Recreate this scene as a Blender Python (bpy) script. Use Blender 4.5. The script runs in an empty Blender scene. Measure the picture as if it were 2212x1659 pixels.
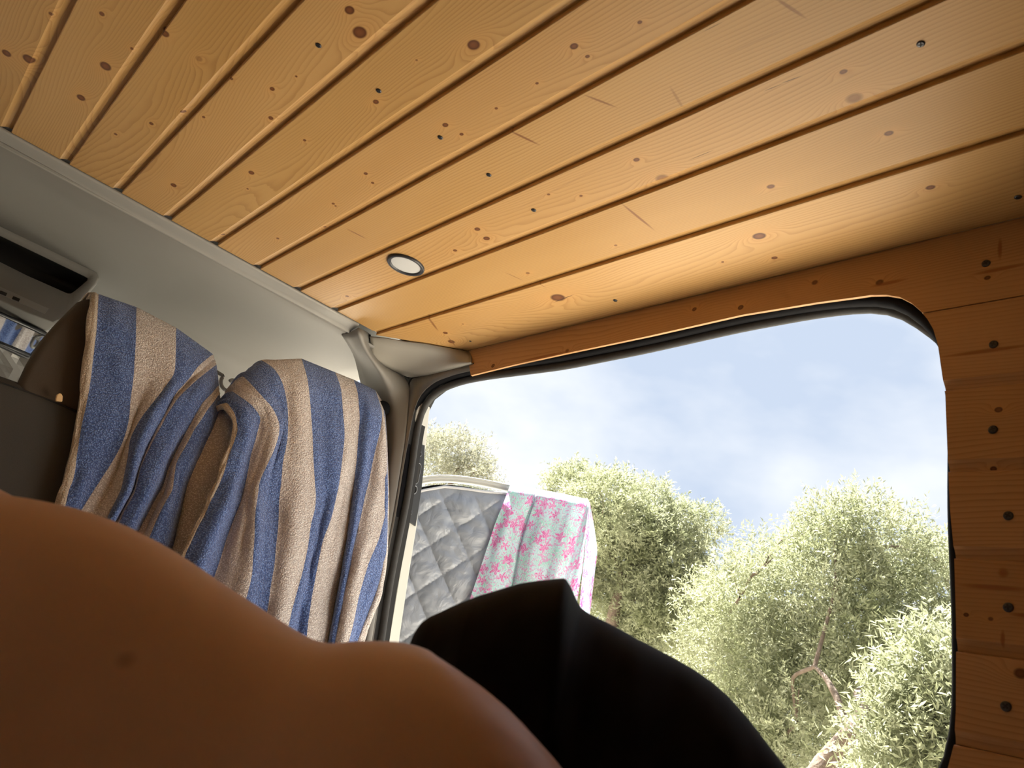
import bpy, bmesh, math, random
import numpy as np
from mathutils import Vector, Matrix, noise

S = bpy.context.scene
COL = S.collection
rng = np.random.default_rng(7)
random.seed(7)

# ------------------------------------------------------------------ camera
F = 1661.0
PC = (1106.0, 829.5)
_yd = np.array([-376 - PC[0], 1091 - PC[1], F]); _yd /= np.linalg.norm(_yd)
_xd = np.array([2071.2, 1184.4, F]); _xd -= _yd * (_xd @ _yd); _xd /= np.linalg.norm(_xd)
_zd = np.cross(_xd, _yd)
ROT = np.array([_xd, _yd, _zd])
cam_data = bpy.data.cameras.new('camera')
cam_data.sensor_width = 36.0
cam_data.lens = F / 2212 * 36
cam_data.clip_start = 0.02
cam_data.clip_end = 300
cam_data.dof.use_dof = True
cam_data.dof.focus_distance = 2.2
cam_data.dof.aperture_fstop = 11.0
cam = bpy.data.objects.new('camera', cam_data)
r_, d_, f_ = ROT[:, 0], ROT[:, 1], ROT[:, 2]
cam.matrix_world = Matrix(((r_[0], -d_[0], -f_[0], 0), (r_[1], -d_[1], -f_[1], 0), (r_[2], -d_[2], -f_[2], 0), (0, 0, 0, 1)))
COL.objects.link(cam)
S.camera = cam

# ------------------------------------------------------------------ sky, sun, exposure
S.view_settings.view_transform = 'Standard'
S.view_settings.look = 'None'
S.view_settings.gamma = 1.0
S.view_settings.exposure = 0.0
S.view_settings.use_curve_mapping = False
S.cycles.use_denoising = True
S.cycles.max_bounces = 10
S.cycles.diffuse_bounces = 6
S.cycles.sample_clamp_indirect = 8.0

W = bpy.data.worlds.new('sky')
S.world = W
W.use_nodes = True
nt = W.node_tree
nt.nodes.clear()
def wn(t, **k):
    n = nt.nodes.new(t)
    for a, b in k.items(): setattr(n, a, b)
    return n
tc = wn('ShaderNodeTexCoord'); mp = wn('ShaderNodeMapping'); mp.inputs['Scale'].default_value = (2.2, 2.2, 4.0)
mp.inputs['Location'].default_value = (0.35, 0.1, 0.4)
nz = wn('ShaderNodeTexNoise'); nz.inputs['Scale'].default_value = 1.35; nz.inputs['Detail'].default_value = 5; nz.inputs['Roughness'].default_value = 0.5
rp = wn('ShaderNodeValToRGB')
rp.color_ramp.elements[0].position = 0.38; rp.color_ramp.elements[0].color = (0.64, 0.745, 0.92, 1)
rp.color_ramp.elements[1].position = 0.66; rp.color_ramp.elements[1].color = (1.06, 1.09, 1.12, 1)
bg = wn('ShaderNodeBackground'); bg.inputs['Strength'].default_value = 1.0
wo = wn('ShaderNodeOutputWorld')
nt.links.new(tc.outputs['Generated'], mp.inputs['Vector']); nt.links.new(mp.outputs[0], nz.inputs['Vector'])
nt.links.new(nz.outputs['Fac'], rp.inputs['Fac']); nt.links.new(rp.outputs['Color'], bg.inputs['Color'])
nt.links.new(bg.outputs[0], wo.inputs['Surface'])

sun_d = bpy.data.lights.new('sun', 'SUN')
sun_d.energy = 42.0
sun_d.color = (1.0, 0.965, 0.91)
sun_d.angle = math.radians(0.6)
sun = bpy.data.objects.new('sun', sun_d)
COL.objects.link(sun)
sun_from = Vector((0.06, 0.42, 0.90)).normalized()
sun.rotation_euler = sun_from.to_track_quat('Z', 'Y').to_euler()

# ------------------------------------------------------------------ helpers
def ray(u, v):
    return ROT @ np.array([u - PC[0], v - PC[1], F])
def at_x(u, v, val): d = ray(u, v); return Vector(d * val / d[0])
def at_y(u, v, val): d = ray(u, v); return Vector(d * val / d[1])
def at_z(u, v, val): d = ray(u, v); return Vector(d * val / d[2])
def at_r(u, v, r): d = ray(u, v); return Vector(d * r / math.hypot(d[0], d[1]))
def at_p(u, v, p, n):
    d = Vector(ray(u, v)); return d * (p.dot(n) / d.dot(n))

def mesh(name, vs, fs, mat=None, parent=None, smooth=False, mats=None, mi=None):
    me = bpy.data.meshes.new(name)
    me.from_pydata([tuple(v) for v in vs], [], fs)
    if mats is None: mats = [mat] if mat else []
    for m in mats: me.materials.append(m)
    if mi is not None: me.polygons.foreach_set('material_index', mi)
    if smooth: me.polygons.foreach_set('use_smooth', [True] * len(me.polygons))
    me.update()
    o = bpy.data.objects.new(name, me)
    COL.objects.link(o)
    if parent: o.parent = parent
    return o
def empty(name, loc=(0, 0, 0)):
    o = bpy.data.objects.new(name, None); o.location = loc; o.empty_display_size = 0.05
    COL.objects.link(o); return o
def tag(o, label=None, cat=None, group=None, kind=None):
    if label: o['label'] = label
    if cat: o['category'] = cat
    if group: o['group'] = group
    if kind: o['kind'] = kind
    return o
def adopt(child, parent):
    # keep world placement although the parent empty is not at the origin
    child.parent = parent
    child.matrix_parent_inverse = Matrix.Translation(parent.location).inverted()
    return child
def bevel(o, w, seg=2):
    m = o.modifiers.new('bevel', 'BEVEL'); m.width = w; m.segments = seg; m.limit_method = 'ANGLE'; m.angle_limit = math.radians(35)
    return o
def box(name, a, b, mat, parent=None, bev=0):
    x0, y0, z0 = a; x1, y1, z1 = b
    vs = [(x0, y0, z0), (x1, y0, z0), (x1, y1, z0), (x0, y1, z0), (x0, y0, z1), (x1, y0, z1), (x1, y1, z1), (x0, y1, z1)]
    fs = [(0, 3, 2, 1), (4, 5, 6, 7), (0, 1, 5, 4), (1, 2, 6, 5), (2, 3, 7, 6), (3, 0, 4, 7)]
    o = mesh(name, vs, fs, mat, parent)
    if bev: bevel(o, bev)
    return o
def slab(name, loop, off, mat, parent=None, bev=0, smooth=False):
    """closed loop of points given thickness along the vector off"""
    n = len(loop); off = Vector(off)
    vs = [Vector(p) for p in loop] + [Vector(p) + off for p in loop]
    fs = [tuple(range(n)), tuple(range(2 * n - 1, n - 1, -1))]
    fs += [(i, n + i, n + (i + 1) % n, (i + 1) % n) for i in range(n)]
    me_o = mesh(name, vs, fs, mat, parent, smooth)
    bm = bmesh.new(); bm.from_mesh(me_o.data); bmesh.ops.recalc_face_normals(bm, faces=bm.faces)
    bm.to_mesh(me_o.data); bm.free()
    if bev: bevel(me_o, bev)
    return me_o
def resample(pts, n):
    pts = [Vector(p) for p in pts]
    d = [0]
    for a, b in zip(pts, pts[1:]): d.append(d[-1] + (b - a).length)
    out = []
    for i in range(n):
        t = d[-1] * i / (n - 1)
        k = max(j for j in range(len(d) - 1) if d[j] <= t + 1e-9)
        f = (t - d[k]) / max(1e-9, d[k + 1] - d[k])
        out.append(pts[k].lerp(pts[k + 1], min(1, f)))
    return out
def smooth_path(pts, n, it=3):
    p = resample(pts, n)
    for _ in range(it):
        p = [p[0]] + [(p[i - 1] + p[i] * 2 + p[i + 1]) / 4 for i in range(1, len(p) - 1)] + [p[-1]]
    return p
def tube(name, pts, rad, mat, parent=None, n=10, flat=None, closed=False, side=None):
    """sweep; flat=(a,b) scales the section along side vector / other"""
    pts = [Vector(p) for p in pts]
    m = len(pts); vs = []; fs = []
    a, b = flat or (1, 1)
    ref = Vector(side) if side else Vector((0.13, 0.2, 0.97)).normalized()
    for i, p in enumerate(pts):
        t = (pts[(i + 1) % m if closed else min(i + 1, m - 1)] - pts[i - 1 if closed or i else 0]).normalized()
        u = (ref - t * ref.dot(t)).normalized(); w = t.cross(u)
        r = rad[i] if isinstance(rad, (list, tuple)) else rad
        for k in range(n):
            th = 2 * math.pi * k / n
            vs.append(p + u * (math.cos(th) * r * a) + w * (math.sin(th) * r * b))
    for i in range(m if closed else m - 1):
        j = (i + 1) % m
        for k in range(n):
            fs.append((i * n + k, i * n + (k + 1) % n, j * n + (k + 1) % n, j * n + k))
    if not closed:
        fs.append(tuple(range(n - 1, -1, -1))); fs.append(tuple((m - 1) * n + k for k in range(n)))
    return mesh(name, vs, fs, mat, parent, True)
def loft(rows, closed=False):
    n = len(rows[0]); vs = [p for r in rows for p in r]; fs = []
    for i in range(len(rows) - 1):
        for k in range(n if closed else n - 1):
            fs.append((i * n + k, i * n + (k + 1) % n, (i + 1) * n + (k + 1) % n, (i + 1) * n + k))
    return vs, fs

# ------------------------------------------------------------------ materials
def mat(name, color=(0.5, 0.5, 0.5), rough=0.6, metal=0.0, spec=0.5, **kw):
    m = bpy.data.materials.new(name); m.use_nodes = True
    b = m.node_tree.nodes['Principled BSDF']
    b.inputs['Base Color'].default_value = (*color, 1)
    b.inputs['Roughness'].default_value = rough
    b.inputs['Metallic'].default_value = metal
    b.inputs['Specular IOR Level'].default_value = spec
    for k, v in kw.items():
        b.inputs[k].default_value = v
    return m
class NT:
    def __init__(s, m): s.t = m.node_tree; s.b = s.t.nodes['Principled BSDF']
    def n(s, t, ins=None, **k):
        x = s.t.nodes.new(t)
        for a, b in k.items(): setattr(x, a, b)
        for a, b in (ins or {}).items():
            if isinstance(b, bpy.types.NodeSocket): s.t.links.new(b, x.inputs[a])
            else: x.inputs[a].default_value = b
        return x
    def m(s, op, a, b=0.0, c=0.0, clamp=False):
        x = s.n('ShaderNodeMath', {0: a, 1: b, 2: c}, operation=op); x.use_clamp = clamp; return x.outputs[0]
    def v(s, op, a, b=(0, 0, 0)):
        x = s.n('ShaderNodeVectorMath', {0: a, 1: b}, operation=op)
        return x.outputs['Value'] if op in ('DOT_PRODUCT', 'LENGTH', 'DISTANCE') else x.outputs[0]
    def mix(s, f, a, b):
        x = s.n('ShaderNodeMix', data_type='RGBA')
        for i, q in ((0, f), (6, a), (7, b)):
            if isinstance(q, bpy.types.NodeSocket): s.t.links.new(q, x.inputs[i])
            else: x.inputs[i].default_value = q if i == 0 else (*q, 1)
        return x.outputs[2]
    def bump(s, h, strength=0.3, dist=0.002):
        x = s.n('ShaderNodeBump', {'Height': h, 'Strength': strength, 'Distance': dist})
        s.t.links.new(x.outputs[0], s.b.inputs['Normal'])
    def col(s, c): s.t.links.new(c, s.b.inputs['Base Color'])
def noisy(m, scale, amt, bump=0.0, dist=0.001, detail=4):
    """small procedural colour variation and relief on a plain material"""
    t = NT(m); c = tuple(t.b.inputs['Base Color'].default_value)[:3]
    tx = t.n('ShaderNodeTexCoord').outputs['Object']
    nz = t.n('ShaderNodeTexNoise', {'Vector': tx, 'Scale': scale, 'Detail': detail}).outputs['Fac']
    t.col(t.mix(nz, tuple(x * (1 - amt) for x in c), tuple(min(1, x * (1 + amt)) for x in c)))
    if bump: t.bump(nz, bump, dist)
    return m

def wood(name, knots, seed, axis='ceil', base=(0.54, 0.33, 0.135), line=(0.29, 0.137, 0.040), freq=170.0, warp=26.0, streaks=(), lines=()):
    """pine board: growth rings that flow around each knot; (across, along) plane coordinates in metres"""
    m = mat(name, base, 0.42, spec=0.25); t = NT(m)
    tx = t.n('ShaderNodeTexCoord').outputs['Object']
    sp = t.n('ShaderNodeSeparateXYZ', {0: tx})
    ac = sp.outputs['X'] if axis == 'ceil' else sp.outputs['Z']
    al = sp.outputs['Y']
    P = t.n('ShaderNodeCombineXYZ', {0: ac, 1: al}).outputs[0]
    Pn = t.n('ShaderNodeCombineXYZ', {0: ac, 1: t.m('MULTIPLY', al, 0.16), 2: seed * 3.7}).outputs[0]
    n1 = t.n('ShaderNodeTexNoise', {'Vector': Pn, 'Scale': 7.0, 'Detail': 1.5, 'Roughness': 0.35}).outputs['Fac']
    n2 = t.n('ShaderNodeTexNoise', {'Vector': Pn, 'Scale': 45.0, 'Detail': 2.0}).outputs['Fac']
    ph = t.m('ADD', t.m('MULTIPLY', ac, freq), t.m('MULTIPLY', n1, warp))
    ph = t.m('ADD', ph, t.m('MULTIPLY', n2, 1.1))
    mask = None; halo = None; core = None
    for (kx, ky, rx, ry, dark) in knots:
        q = t.v('MULTIPLY', t.v('SUBTRACT', P, (kx, ky, 0)), (1 / rx, 1 / ry, 0))
        d2 = t.v('DOT_PRODUCT', q, q)
        w = t.v('MULTIPLY', t.v('SUBTRACT', P, (kx, ky, 0)), (1 / (rx * 2.2), 1 / (ry * 3.4), 0))
        g = t.m('EXPONENT', t.m('MULTIPLY', t.v('DOT_PRODUCT', w, w), -1.0))
        ph = t.m('ADD', ph, t.m('MULTIPLY', g, 3.2 * min(1.6, rx / 0.006)))
        k = t.m('MULTIPLY', t.m('SUBTRACT', 1.35, d2, clamp=True), dark * 1.6, clamp=True)
        ck = t.m('SUBTRACT', 1.0, t.m('MULTIPLY', d2, 1.3), clamp=True)
        core = ck if core is None else t.m('MAXIMUM', core, ck)
        mask = k if mask is None else t.m('MAXIMUM', mask, k)
        halo = g if halo is None else t.m('MAXIMUM', halo, g)
    fr = t.m('FRACT', ph)
    ln = t.m('POWER', fr, 3.0)
    ln = t.m('MULTIPLY', ln, t.m('SUBTRACT', 1.0, t.m('POWER', fr, 30.0)))
    vis = t.n('ShaderNodeTexNoise', {'Vector': Pn, 'Scale': 12.0, 'Detail': 2.0}).outputs['Fac']
    ln = t.m('MULTIPLY', ln, t.m('MULTIPLY_ADD', vis, 1.2, 0.05, clamp=True))
    tone = t.n('ShaderNodeTexNoise', {'Vector': Pn, 'Scale': 5.0, 'Detail': 3.0}).outputs['Fac']
    b2 = tuple(x * y for x, y in zip(base, (0.86, 0.80, 0.68)))
    c = t.mix(t.m('MULTIPLY_ADD', tone, 2.4, -0.7, clamp=True), base, b2)
    fib = t.n('ShaderNodeTexNoise', {'Vector': t.n('ShaderNodeCombineXYZ', {0: ac, 1: t.m('MULTIPLY', al, 0.03), 2: seed}).outputs[0], 'Scale': 700.0, 'Detail': 1.0}).outputs['Fac']
    c = t.mix(t.m('MULTIPLY', fib, 0.16), c, line)
    c = t.mix(t.m('MULTIPLY', ln, 0.95, clamp=True), c, line)
    if halo is not None:
        c = t.mix(t.m('MULTIPLY', halo, 0.22), c, (0.62, 0.30, 0.09))
        c = t.mix(mask, c, t.mix(core, (0.085, 0.026, 0.008), (0.18, 0.066, 0.021)))
    for (sx, sy, rx, ry) in streaks:
        q = t.v('MULTIPLY', t.v('SUBTRACT', P, (sx, sy, 0)), (1 / rx, 1 / ry, 0))
        k = t.m('MULTIPLY', t.m('SUBTRACT', 1.2, t.v('DOT_PRODUCT', q, q), clamp=True), 0.75)
        c = t.mix(k, c, (0.25, 0.075, 0.022))
    for (sx, sy, ex, ey, hl_, hw, colr, st_) in lines:
        dlt = t.v('SUBTRACT', P, (sx, sy, 0))
        e1 = t.m('DIVIDE', t.v('DOT_PRODUCT', dlt, (ex, ey, 0)), hl_)
        e2 = t.m('DIVIDE', t.v('DOT_PRODUCT', dlt, (-ey, ex, 0)), hw)
        k = t.m('SUBTRACT', 1.3, t.m('ADD', t.m('MULTIPLY', e1, e1), t.m('MULTIPLY', e2, e2)), clamp=True)
        c = t.mix(t.m('MULTIPLY', k, st_), c, colr)
    t.col(c)
    t.bump(t.m('SUBTRACT', 0.0, ln), 0.10, 0.001)
    return m

M = {}
M['trim'] = noisy(mat('grey_moulded_trim', (0.215, 0.205, 0.19), 0.62), 900, 0.05, 0.25, 0.0004)
M['trim_light'] = noisy(mat('pale_trim', (0.29, 0.28, 0.262), 0.5), 900, 0.04, 0.15, 0.0003)
M['paint'] = noisy(mat('cream_body_paint', (0.33, 0.31, 0.272), 0.30), 3, 0.04)
M['white_paint'] = noisy(mat('white_body_paint', (0.52, 0.515, 0.475), 0.3), 3, 0.03)
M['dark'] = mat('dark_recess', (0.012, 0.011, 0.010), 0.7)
M['rubber_black'] = noisy(mat('black_rubber', (0.0045, 0.0045, 0.006), 0.8, spec=0.15), 60, 0.2)
M['rubber_grey'] = noisy(mat('grey_rubber', (0.060, 0.060, 0.060), 0.8, spec=0.2), 60, 0.2, 0.2, 0.001)
M['gap'] = mat('panel_gap', (0.01, 0.01, 0.01), 0.9)
M['screw'] = mat('dark_zinc_screw', (0.06, 0.06, 0.065), 0.35, 0.8)
M['screw_recess'] = mat('screw_recess', (0.008, 0.008, 0.009), 0.7)
M['seat'] = noisy(mat('brown_grey_seat_cloth', (0.075, 0.058, 0.044), 0.85), 700, 0.25, 0.4, 0.0006)
M['seat_dark'] = noisy(mat('charcoal_seat_cloth', (0.055, 0.052, 0.048), 0.85), 700, 0.25, 0.4, 0.0006)
M['backing'] = mat('ply_backing', (0.10, 0.045, 0.015), 0.9)
M['diffuser'] = noisy(mat('frosted_diffuser', (0.55, 0.55, 0.55), 0.45), 50, 0.03)
M['bezel'] = mat('black_bezel', (0.03, 0.03, 0.035), 0.35)
M['rim'] = mat('worn_steel_rim', (0.22, 0.23, 0.24), 0.35, 0.6)
M['latch'] = mat('black_coated_steel', (0.012, 0.013, 0.015), 0.45, 0.0)
M['mirror'] = mat('mirror_glass', (0.75, 0.78, 0.8), 0.03, 1.0)
M['knob'] = mat('cream_button', (0.75, 0.5, 0.25), 0.5)
M['sheet'] = noisy(mat('linen_sheet', (0.72, 0.67, 0.60), 0.9), 400, 0.08, 0.4, 0.001)
M['side'] = noisy(mat('cream_lining_cloth', (0.66, 0.58, 0.48), 0.9), 300, .1)
M['earth'] = noisy(mat('dry_earth', (0.50, 0.46, 0.38), 0.95), 1.2, 0.22, 0.5, 0.03, 8)
M['bark'] = noisy(mat('olive_bark', (0.13, 0.095, 0.070), 0.9), 26, 0.4, 0.9, 0.02, 6)

def terry(name, color, color2):
    m = mat(name, color, 0.95, spec=0.15); t = NT(m)
    tx = t.n('ShaderNodeTexCoord').outputs['Object']
    vo = t.n('ShaderNodeTexVoronoi', {'Vector': tx, 'Scale': 270.0, 'Randomness': 1.0})
    n2 = t.n('ShaderNodeTexNoise', {'Vector': tx, 'Scale': 520.0, 'Detail': 3.0}).outputs['Fac']
    d = t.m('MULTIPLY_ADD', vo.outputs['Distance'], 0.9, t.m('MULTIPLY', n2, 0.7))
    t.col(t.mix(t.m('MULTIPLY_ADD', d, 2.2, -0.85, clamp=True), color, color2))
    t.bump(t.m('SUBTRACT', 1.0, d), 0.7, 0.005)
    t.b.inputs['Sheen Weight'].default_value = 0.35
    t.b.inputs['Sheen Roughness'].default_value = 0.6
    return m
M['t_blue'] = terry('blue_terry', (0.23, 0.38, 0.80), (0.045, 0.09, 0.27))
M['t_beige'] = terry('beige_terry', (0.97, 0.92, 0.90), (0.50, 0.43, 0.40))
M['t_hem'] = terry('woven_hem', (0.72, 0.62, 0.52), (0.50, 0.40, 0.30))

# skin
M['skin'] = mat('skin', (0.40, 0.185, 0.10), 0.48, spec=0.4)
t = NT(M['skin'])
tx = t.n('ShaderNodeTexCoord').outputs['Object']
a = t.n('ShaderNodeTexNoise', {'Vector': tx, 'Scale': 9.0, 'Detail': 4.0}).outputs['Fac']
c = t.mix(a, (0.62, 0.365, 0.255), (0.70, 0.43, 0.31))
p = at_r(272, 1432, 0.45)
q = t.v('LENGTH', t.v('SUBTRACT', tx, (p.x, p.y, p.z)))
c = t.mix(t.m('MULTIPLY', t.m('SUBTRACT', 1.0, t.m('MULTIPLY', q, 1 / 0.0065), clamp=True), 0.55), c, (0.16, 0.055, 0.030))
t.col(c)
t.bump(t.n('ShaderNodeTexNoise', {'Vector': tx, 'Scale': 600.0, 'Detail': 2.0}).outputs['Fac'], 0.12, 0.0006)
t.b.inputs['Subsurface Weight'].default_value = 0.12
t.b.inputs['Subsurface Scale'].default_value = 0.012
t.b.inputs['Subsurface Radius'].default_value = (1, 0.35, 0.2)
M['shorts'] = noisy(mat('black_shorts_cloth', (0.0022, 0.0022, 0.0030), 0.75, spec=0.12), 900, 0.3, 0.3, 0.0004)
M['shorts'].node_tree.nodes['Principled BSDF'].inputs['Sheen Weight'].default_value = 0.02
M['hair'] = noisy(mat('dark_hair', (0.03, 0.018, 0.010), 0.5), 200, 0.5, 0.6, 0.003)

# silver quilt
M['quilt'] = mat('silver_quilted_foil', (0.27, 0.29, 0.33), 0.42, 0.2); t = NT(M['quilt'])
tx = t.n('ShaderNodeTexCoord').outputs['Object']
a = t.n('ShaderNodeTexNoise', {'Vector': tx, 'Scale': 16.0, 'Detail': 6.0, 'Distortion': 1.2}).outputs['Fac']
t.bump(a, 0.6, 0.012)

# flowered wrap
M['wrap'] = mat('aqua_wrap_with_pink_flowers', (0.6, 0.85, 0.85), 0.8); t = NT(M['wrap'])
uv = t.n('ShaderNodeTexCoord').outputs['UV']
dn = t.n('ShaderNodeTexNoise', {'Vector': uv, 'Scale': 40.0, 'Detail': 3.0})
w = t.v('ADD', uv, t.v('MULTIPLY', t.v('SUBTRACT', dn.outputs['Color'], (0.5, 0.5, 0.5)), (0.022, 0.022, 0)))
vo = t.n('ShaderNodeTexVoronoi', {'Vector': w, 'Scale': 24.0})
cell = t.n('ShaderNodeSeparateColor', {0: vo.outputs['Color']}).outputs[0]
# petals: modulate radius by angle
df = t.v('SUBTRACT', t.v('MULTIPLY', w, (1, 1, 1)), vo.outputs['Position'])
sx = t.n('ShaderNodeSeparateXYZ', {0: df})
ang = t.m('ARCTAN2', sx.outputs['Y'], sx.outputs['X'])
pet = t.m('MULTIPLY_ADD', t.m('COSINE', t.m('MULTIPLY', ang, 5.0)), 0.12, 0.40)
fl = t.m('LESS_THAN', vo.outputs['Distance'], pet)
fl = t.m('MULTIPLY', fl, t.m('GREATER_THAN', cell, 0.12))
vein = t.n('ShaderNodeTexWave', {'Vector': w, 'Scale': 44.0, 'Distortion': 16.0, 'Detail': 2.0}).outputs['Fac']
g = t.n('ShaderNodeTexNoise', {'Vector': uv, 'Scale': 14.0, 'Detail': 1.0}).outputs['Fac']
base = t.mix(t.m('MULTIPLY_ADD', g, 4.0, -1.6, clamp=True), (0.50, 0.70, 0.76), (0.36, 0.68, 0.60))
base = t.mix(t.m('LESS_THAN', vein, 0.13), base, (0.70, 0.75, 0.80))
base = t.mix(t.m('GREATER_THAN', t.n('ShaderNodeTexNoise', {'Vector': uv, 'Scale': 52.0, 'Detail': 1.5, 'Distortion': 2.5}).outputs['Fac'], 0.57), base, (0.66, 0.36, 0.58))
pk = t.mix(t.m('GREATER_THAN', vein, 0.55), (0.70, 0.16, 0.42), (0.70, 0.42, 0.62))
cc = t.mix(fl, base, pk)
t.col(cc)
tr = t.n('ShaderNodeBsdfTranslucent', {'Color': cc})
ms = t.n('ShaderNodeMixShader', {0: 0.35, 1: t.b.outputs[0], 2: tr.outputs[0]})
t.t.links.new(ms.outputs[0], t.t.nodes['Material Output'].inputs['Surface'])

# olive leaves
def leafmat(name, c1, c2, tr_=0.45):
    m = mat(name, c1, 0.5, spec=0.4); t = NT(m)
    nn = t.n('ShaderNodeTexNoise', {'Vector': t.n('ShaderNodeTexCoord').outputs['Object'], 'Scale': 2.4, 'Detail': 6.0, 'Roughness': 0.8}).outputs['Fac']
    c = t.mix(t.m('MULTIPLY_ADD', nn, 3.0, -1.0, clamp=True), c1, c2)
    t.col(c)
    tr = t.n('ShaderNodeBsdfTranslucent', {'Color': c})
    ms = t.n('ShaderNodeMixShader', {0: tr_, 1: t.b.outputs[0], 2: tr.outputs[0]})
    t.t.links.new(ms.outputs[0], t.t.nodes['Material Output'].inputs['Surface'])
    return m
M['leaf'] = leafmat('olive_leaf', (0.225, 0.250, 0.125), (0.315, 0.325, 0.22))
M['leaf_far'] = leafmat('far_olive_leaf', (0.18, 0.19, 0.115), (0.26, 0.25, 0.19))

# glass
M['glass'] = mat('windscreen_glass', (0.9, 0.95, 0.95), 0.0, spec=0.5)
M['glass'].node_tree.nodes['Principled BSDF'].inputs['Transmission Weight'].default_value = 1.0
M['glass'].node_tree.nodes['Principled BSDF'].inputs['IOR'].default_value = 1.02
M['silver'] = mat('crumpled_silver_sheet', (0.42, 0.41, 0.39), 0.5, 0.3)

# ================================================================== THE VAN
ZC = 0.82
XW = 1.112
JX = [-0.633, -0.524, -0.404, -0.284, -0.164, -0.044, 0.076, 0.193, 0.313, 0.433, 0.552, 0.672, 0.790, 0.932, XW]
YF = 1.876
def yend(x):
    return YF if x < 0.93 else YF + 0.02 - (x - 0.93) * 1.20

KN = [(777, 70, 16, 1), (755, 22, 11, 1), (1023, 97, 14, 1), (228, 143, 12, .9), (14, 115, 9, .9), (62, 128, 12, 1), (175, 211, 9, .9),
      (395, 243, 6, .9), (585, 255, 6, .8), (588, 192, 6, .8), (543, 373, 7, .9), (375, 400, 7, .9), (327, 267, 5, .8), (812, 220, 7, .9),
      (357, 73, 9, .8), (430, 127, 8, .3), (1240, 100, 9, .9), (1269, 122, 5, .8), (962, 270, 7, .9), (997, 290, 5, .8), 
      (1375, 345, 7, .8), (1822, 155, 7, .8), (1845, 212, 15, .4), (1920, 288, 8, .8), (1665, 403, 8, .7),
      (2010, 405, 8, .8), (1640, 510, 13, 1), (1673, 557, 6, .9), (1205, 643, 17, .9), (1561, 566, 3, 1), (962, 719, 6, .9),
      (975, 738, 9, .7), (1031, 495, 7, .9), (1051, 515, 8, .9), (983, 541, 5, .8), (1430, 385, 14, .45),
      (1382, 48, 5, .8), (500, 170, 4, .8), (285, 105, 4, .7), (640, 165, 3, .7), (440, 253, 4, .7),
      (658, 303, 4, .8), (535, 408, 3, .7), (250, 290, 4, .7), (700, 495, 4, .7), (600, 515, 4, .7), (1160, 180, 4, .7), (1072, 234, 4, .7),
      (480, 510, 5, .7), (720, 440, 4, .8), (790, 375, 5, .8), (805, 395, 4, .8), (1255, 423, 4, .6), (1185, 420, 4, .6), (1140, 590, 5, .5), (750, 640, 5, .6),
      (725, 445, 3, .7), (1330, 530, 4, .5), (110, 30, 5, .6), (220, 30, 6, .7), (900, 130, 3, .5), (1000, 700, 3, .5)]
kpos = []
for (u, v, r, dk) in KN:
    p = at_z(u, v, ZC); s = p.length / F
    kpos.append((p.x, p.y, r * s * 0.78, r * s * 1.05, dk))
for i in range(46):   # knots on the boards behind the camera
    kpos.append((rng.uniform(-0.6, 1.1), rng.uniform(-1.1, 0.1), rng.uniform(.004, .011), rng.uniform(.006, .013), .9))

BR = (0.21, 0.085, 0.030); CK = (0.05, 0.018, 0.008)
LN = [(1098, 281, 1165, 313, 7, BR, .9), (1343, 440, 1412, 496, 7, BR, .9), (1262, 205, 1332, 232, 6, BR, .8), (748, 494, 792, 516, 5, BR, .8), (1448, 188, 1478, 238, 7, BR, .45),
      (1672, -6, 1742, 40, 8, BR, .7), (922, 682, 946, 714, 7, BR, .8), (1488, 346, 1542, 324, 1.4, CK, 1), (1650, 197, 1690, 181, 1.6, CK, 1), (1688, 180, 1732, 164, 2.0, CK, 1),
      (1195, 654, 1240, 636, 2.4, CK, .9), (1090, 588, 1130, 606, 3.5, BR, .6), (1155, 607, 1180, 622, 3, BR, .6), (1520, 68, 1560, 48, 1.6, CK, .9), (968, 728, 984, 748, 4, BR, .8), (1560, 120, 1700, 60, 5, BR, .22), (1100, 460, 1330, 345, 5, BR, .18)]
lpos = []
for (u0, v0, u1, v1, w, colr, st_) in LN:
    a = at_z(u0, v0, ZC); b = at_z(u1, v1, ZC); d = b - a; l = d.length
    lpos.append(((a.x + b.x) / 2, (a.y + b.y) / 2, d.x / l, d.y / l, l / 2, w * .5 * a.length / F, colr, st_))
ceil_root = empty('ceiling', (0.25, 0.4, ZC)); tag(ceil_root, 'varnished pine board ceiling of the van', kind='structure')
def board_profile(a, b, d):
    # (across, depth): depth 0 = visible face, grows away from the room
    return [(a + 0.0010, 0.012), (a + 0.0010, 0.0012), (a + 0.0022, 0.0), (b - 0.0200, 0.0), (b - 0.0170, 0.0026),
            (b - 0.0125, 0.0055), (b - 0.0060, 0.0078), (b + 0.0010, 0.0086), (b + 0.0010, 0.012)]
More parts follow.
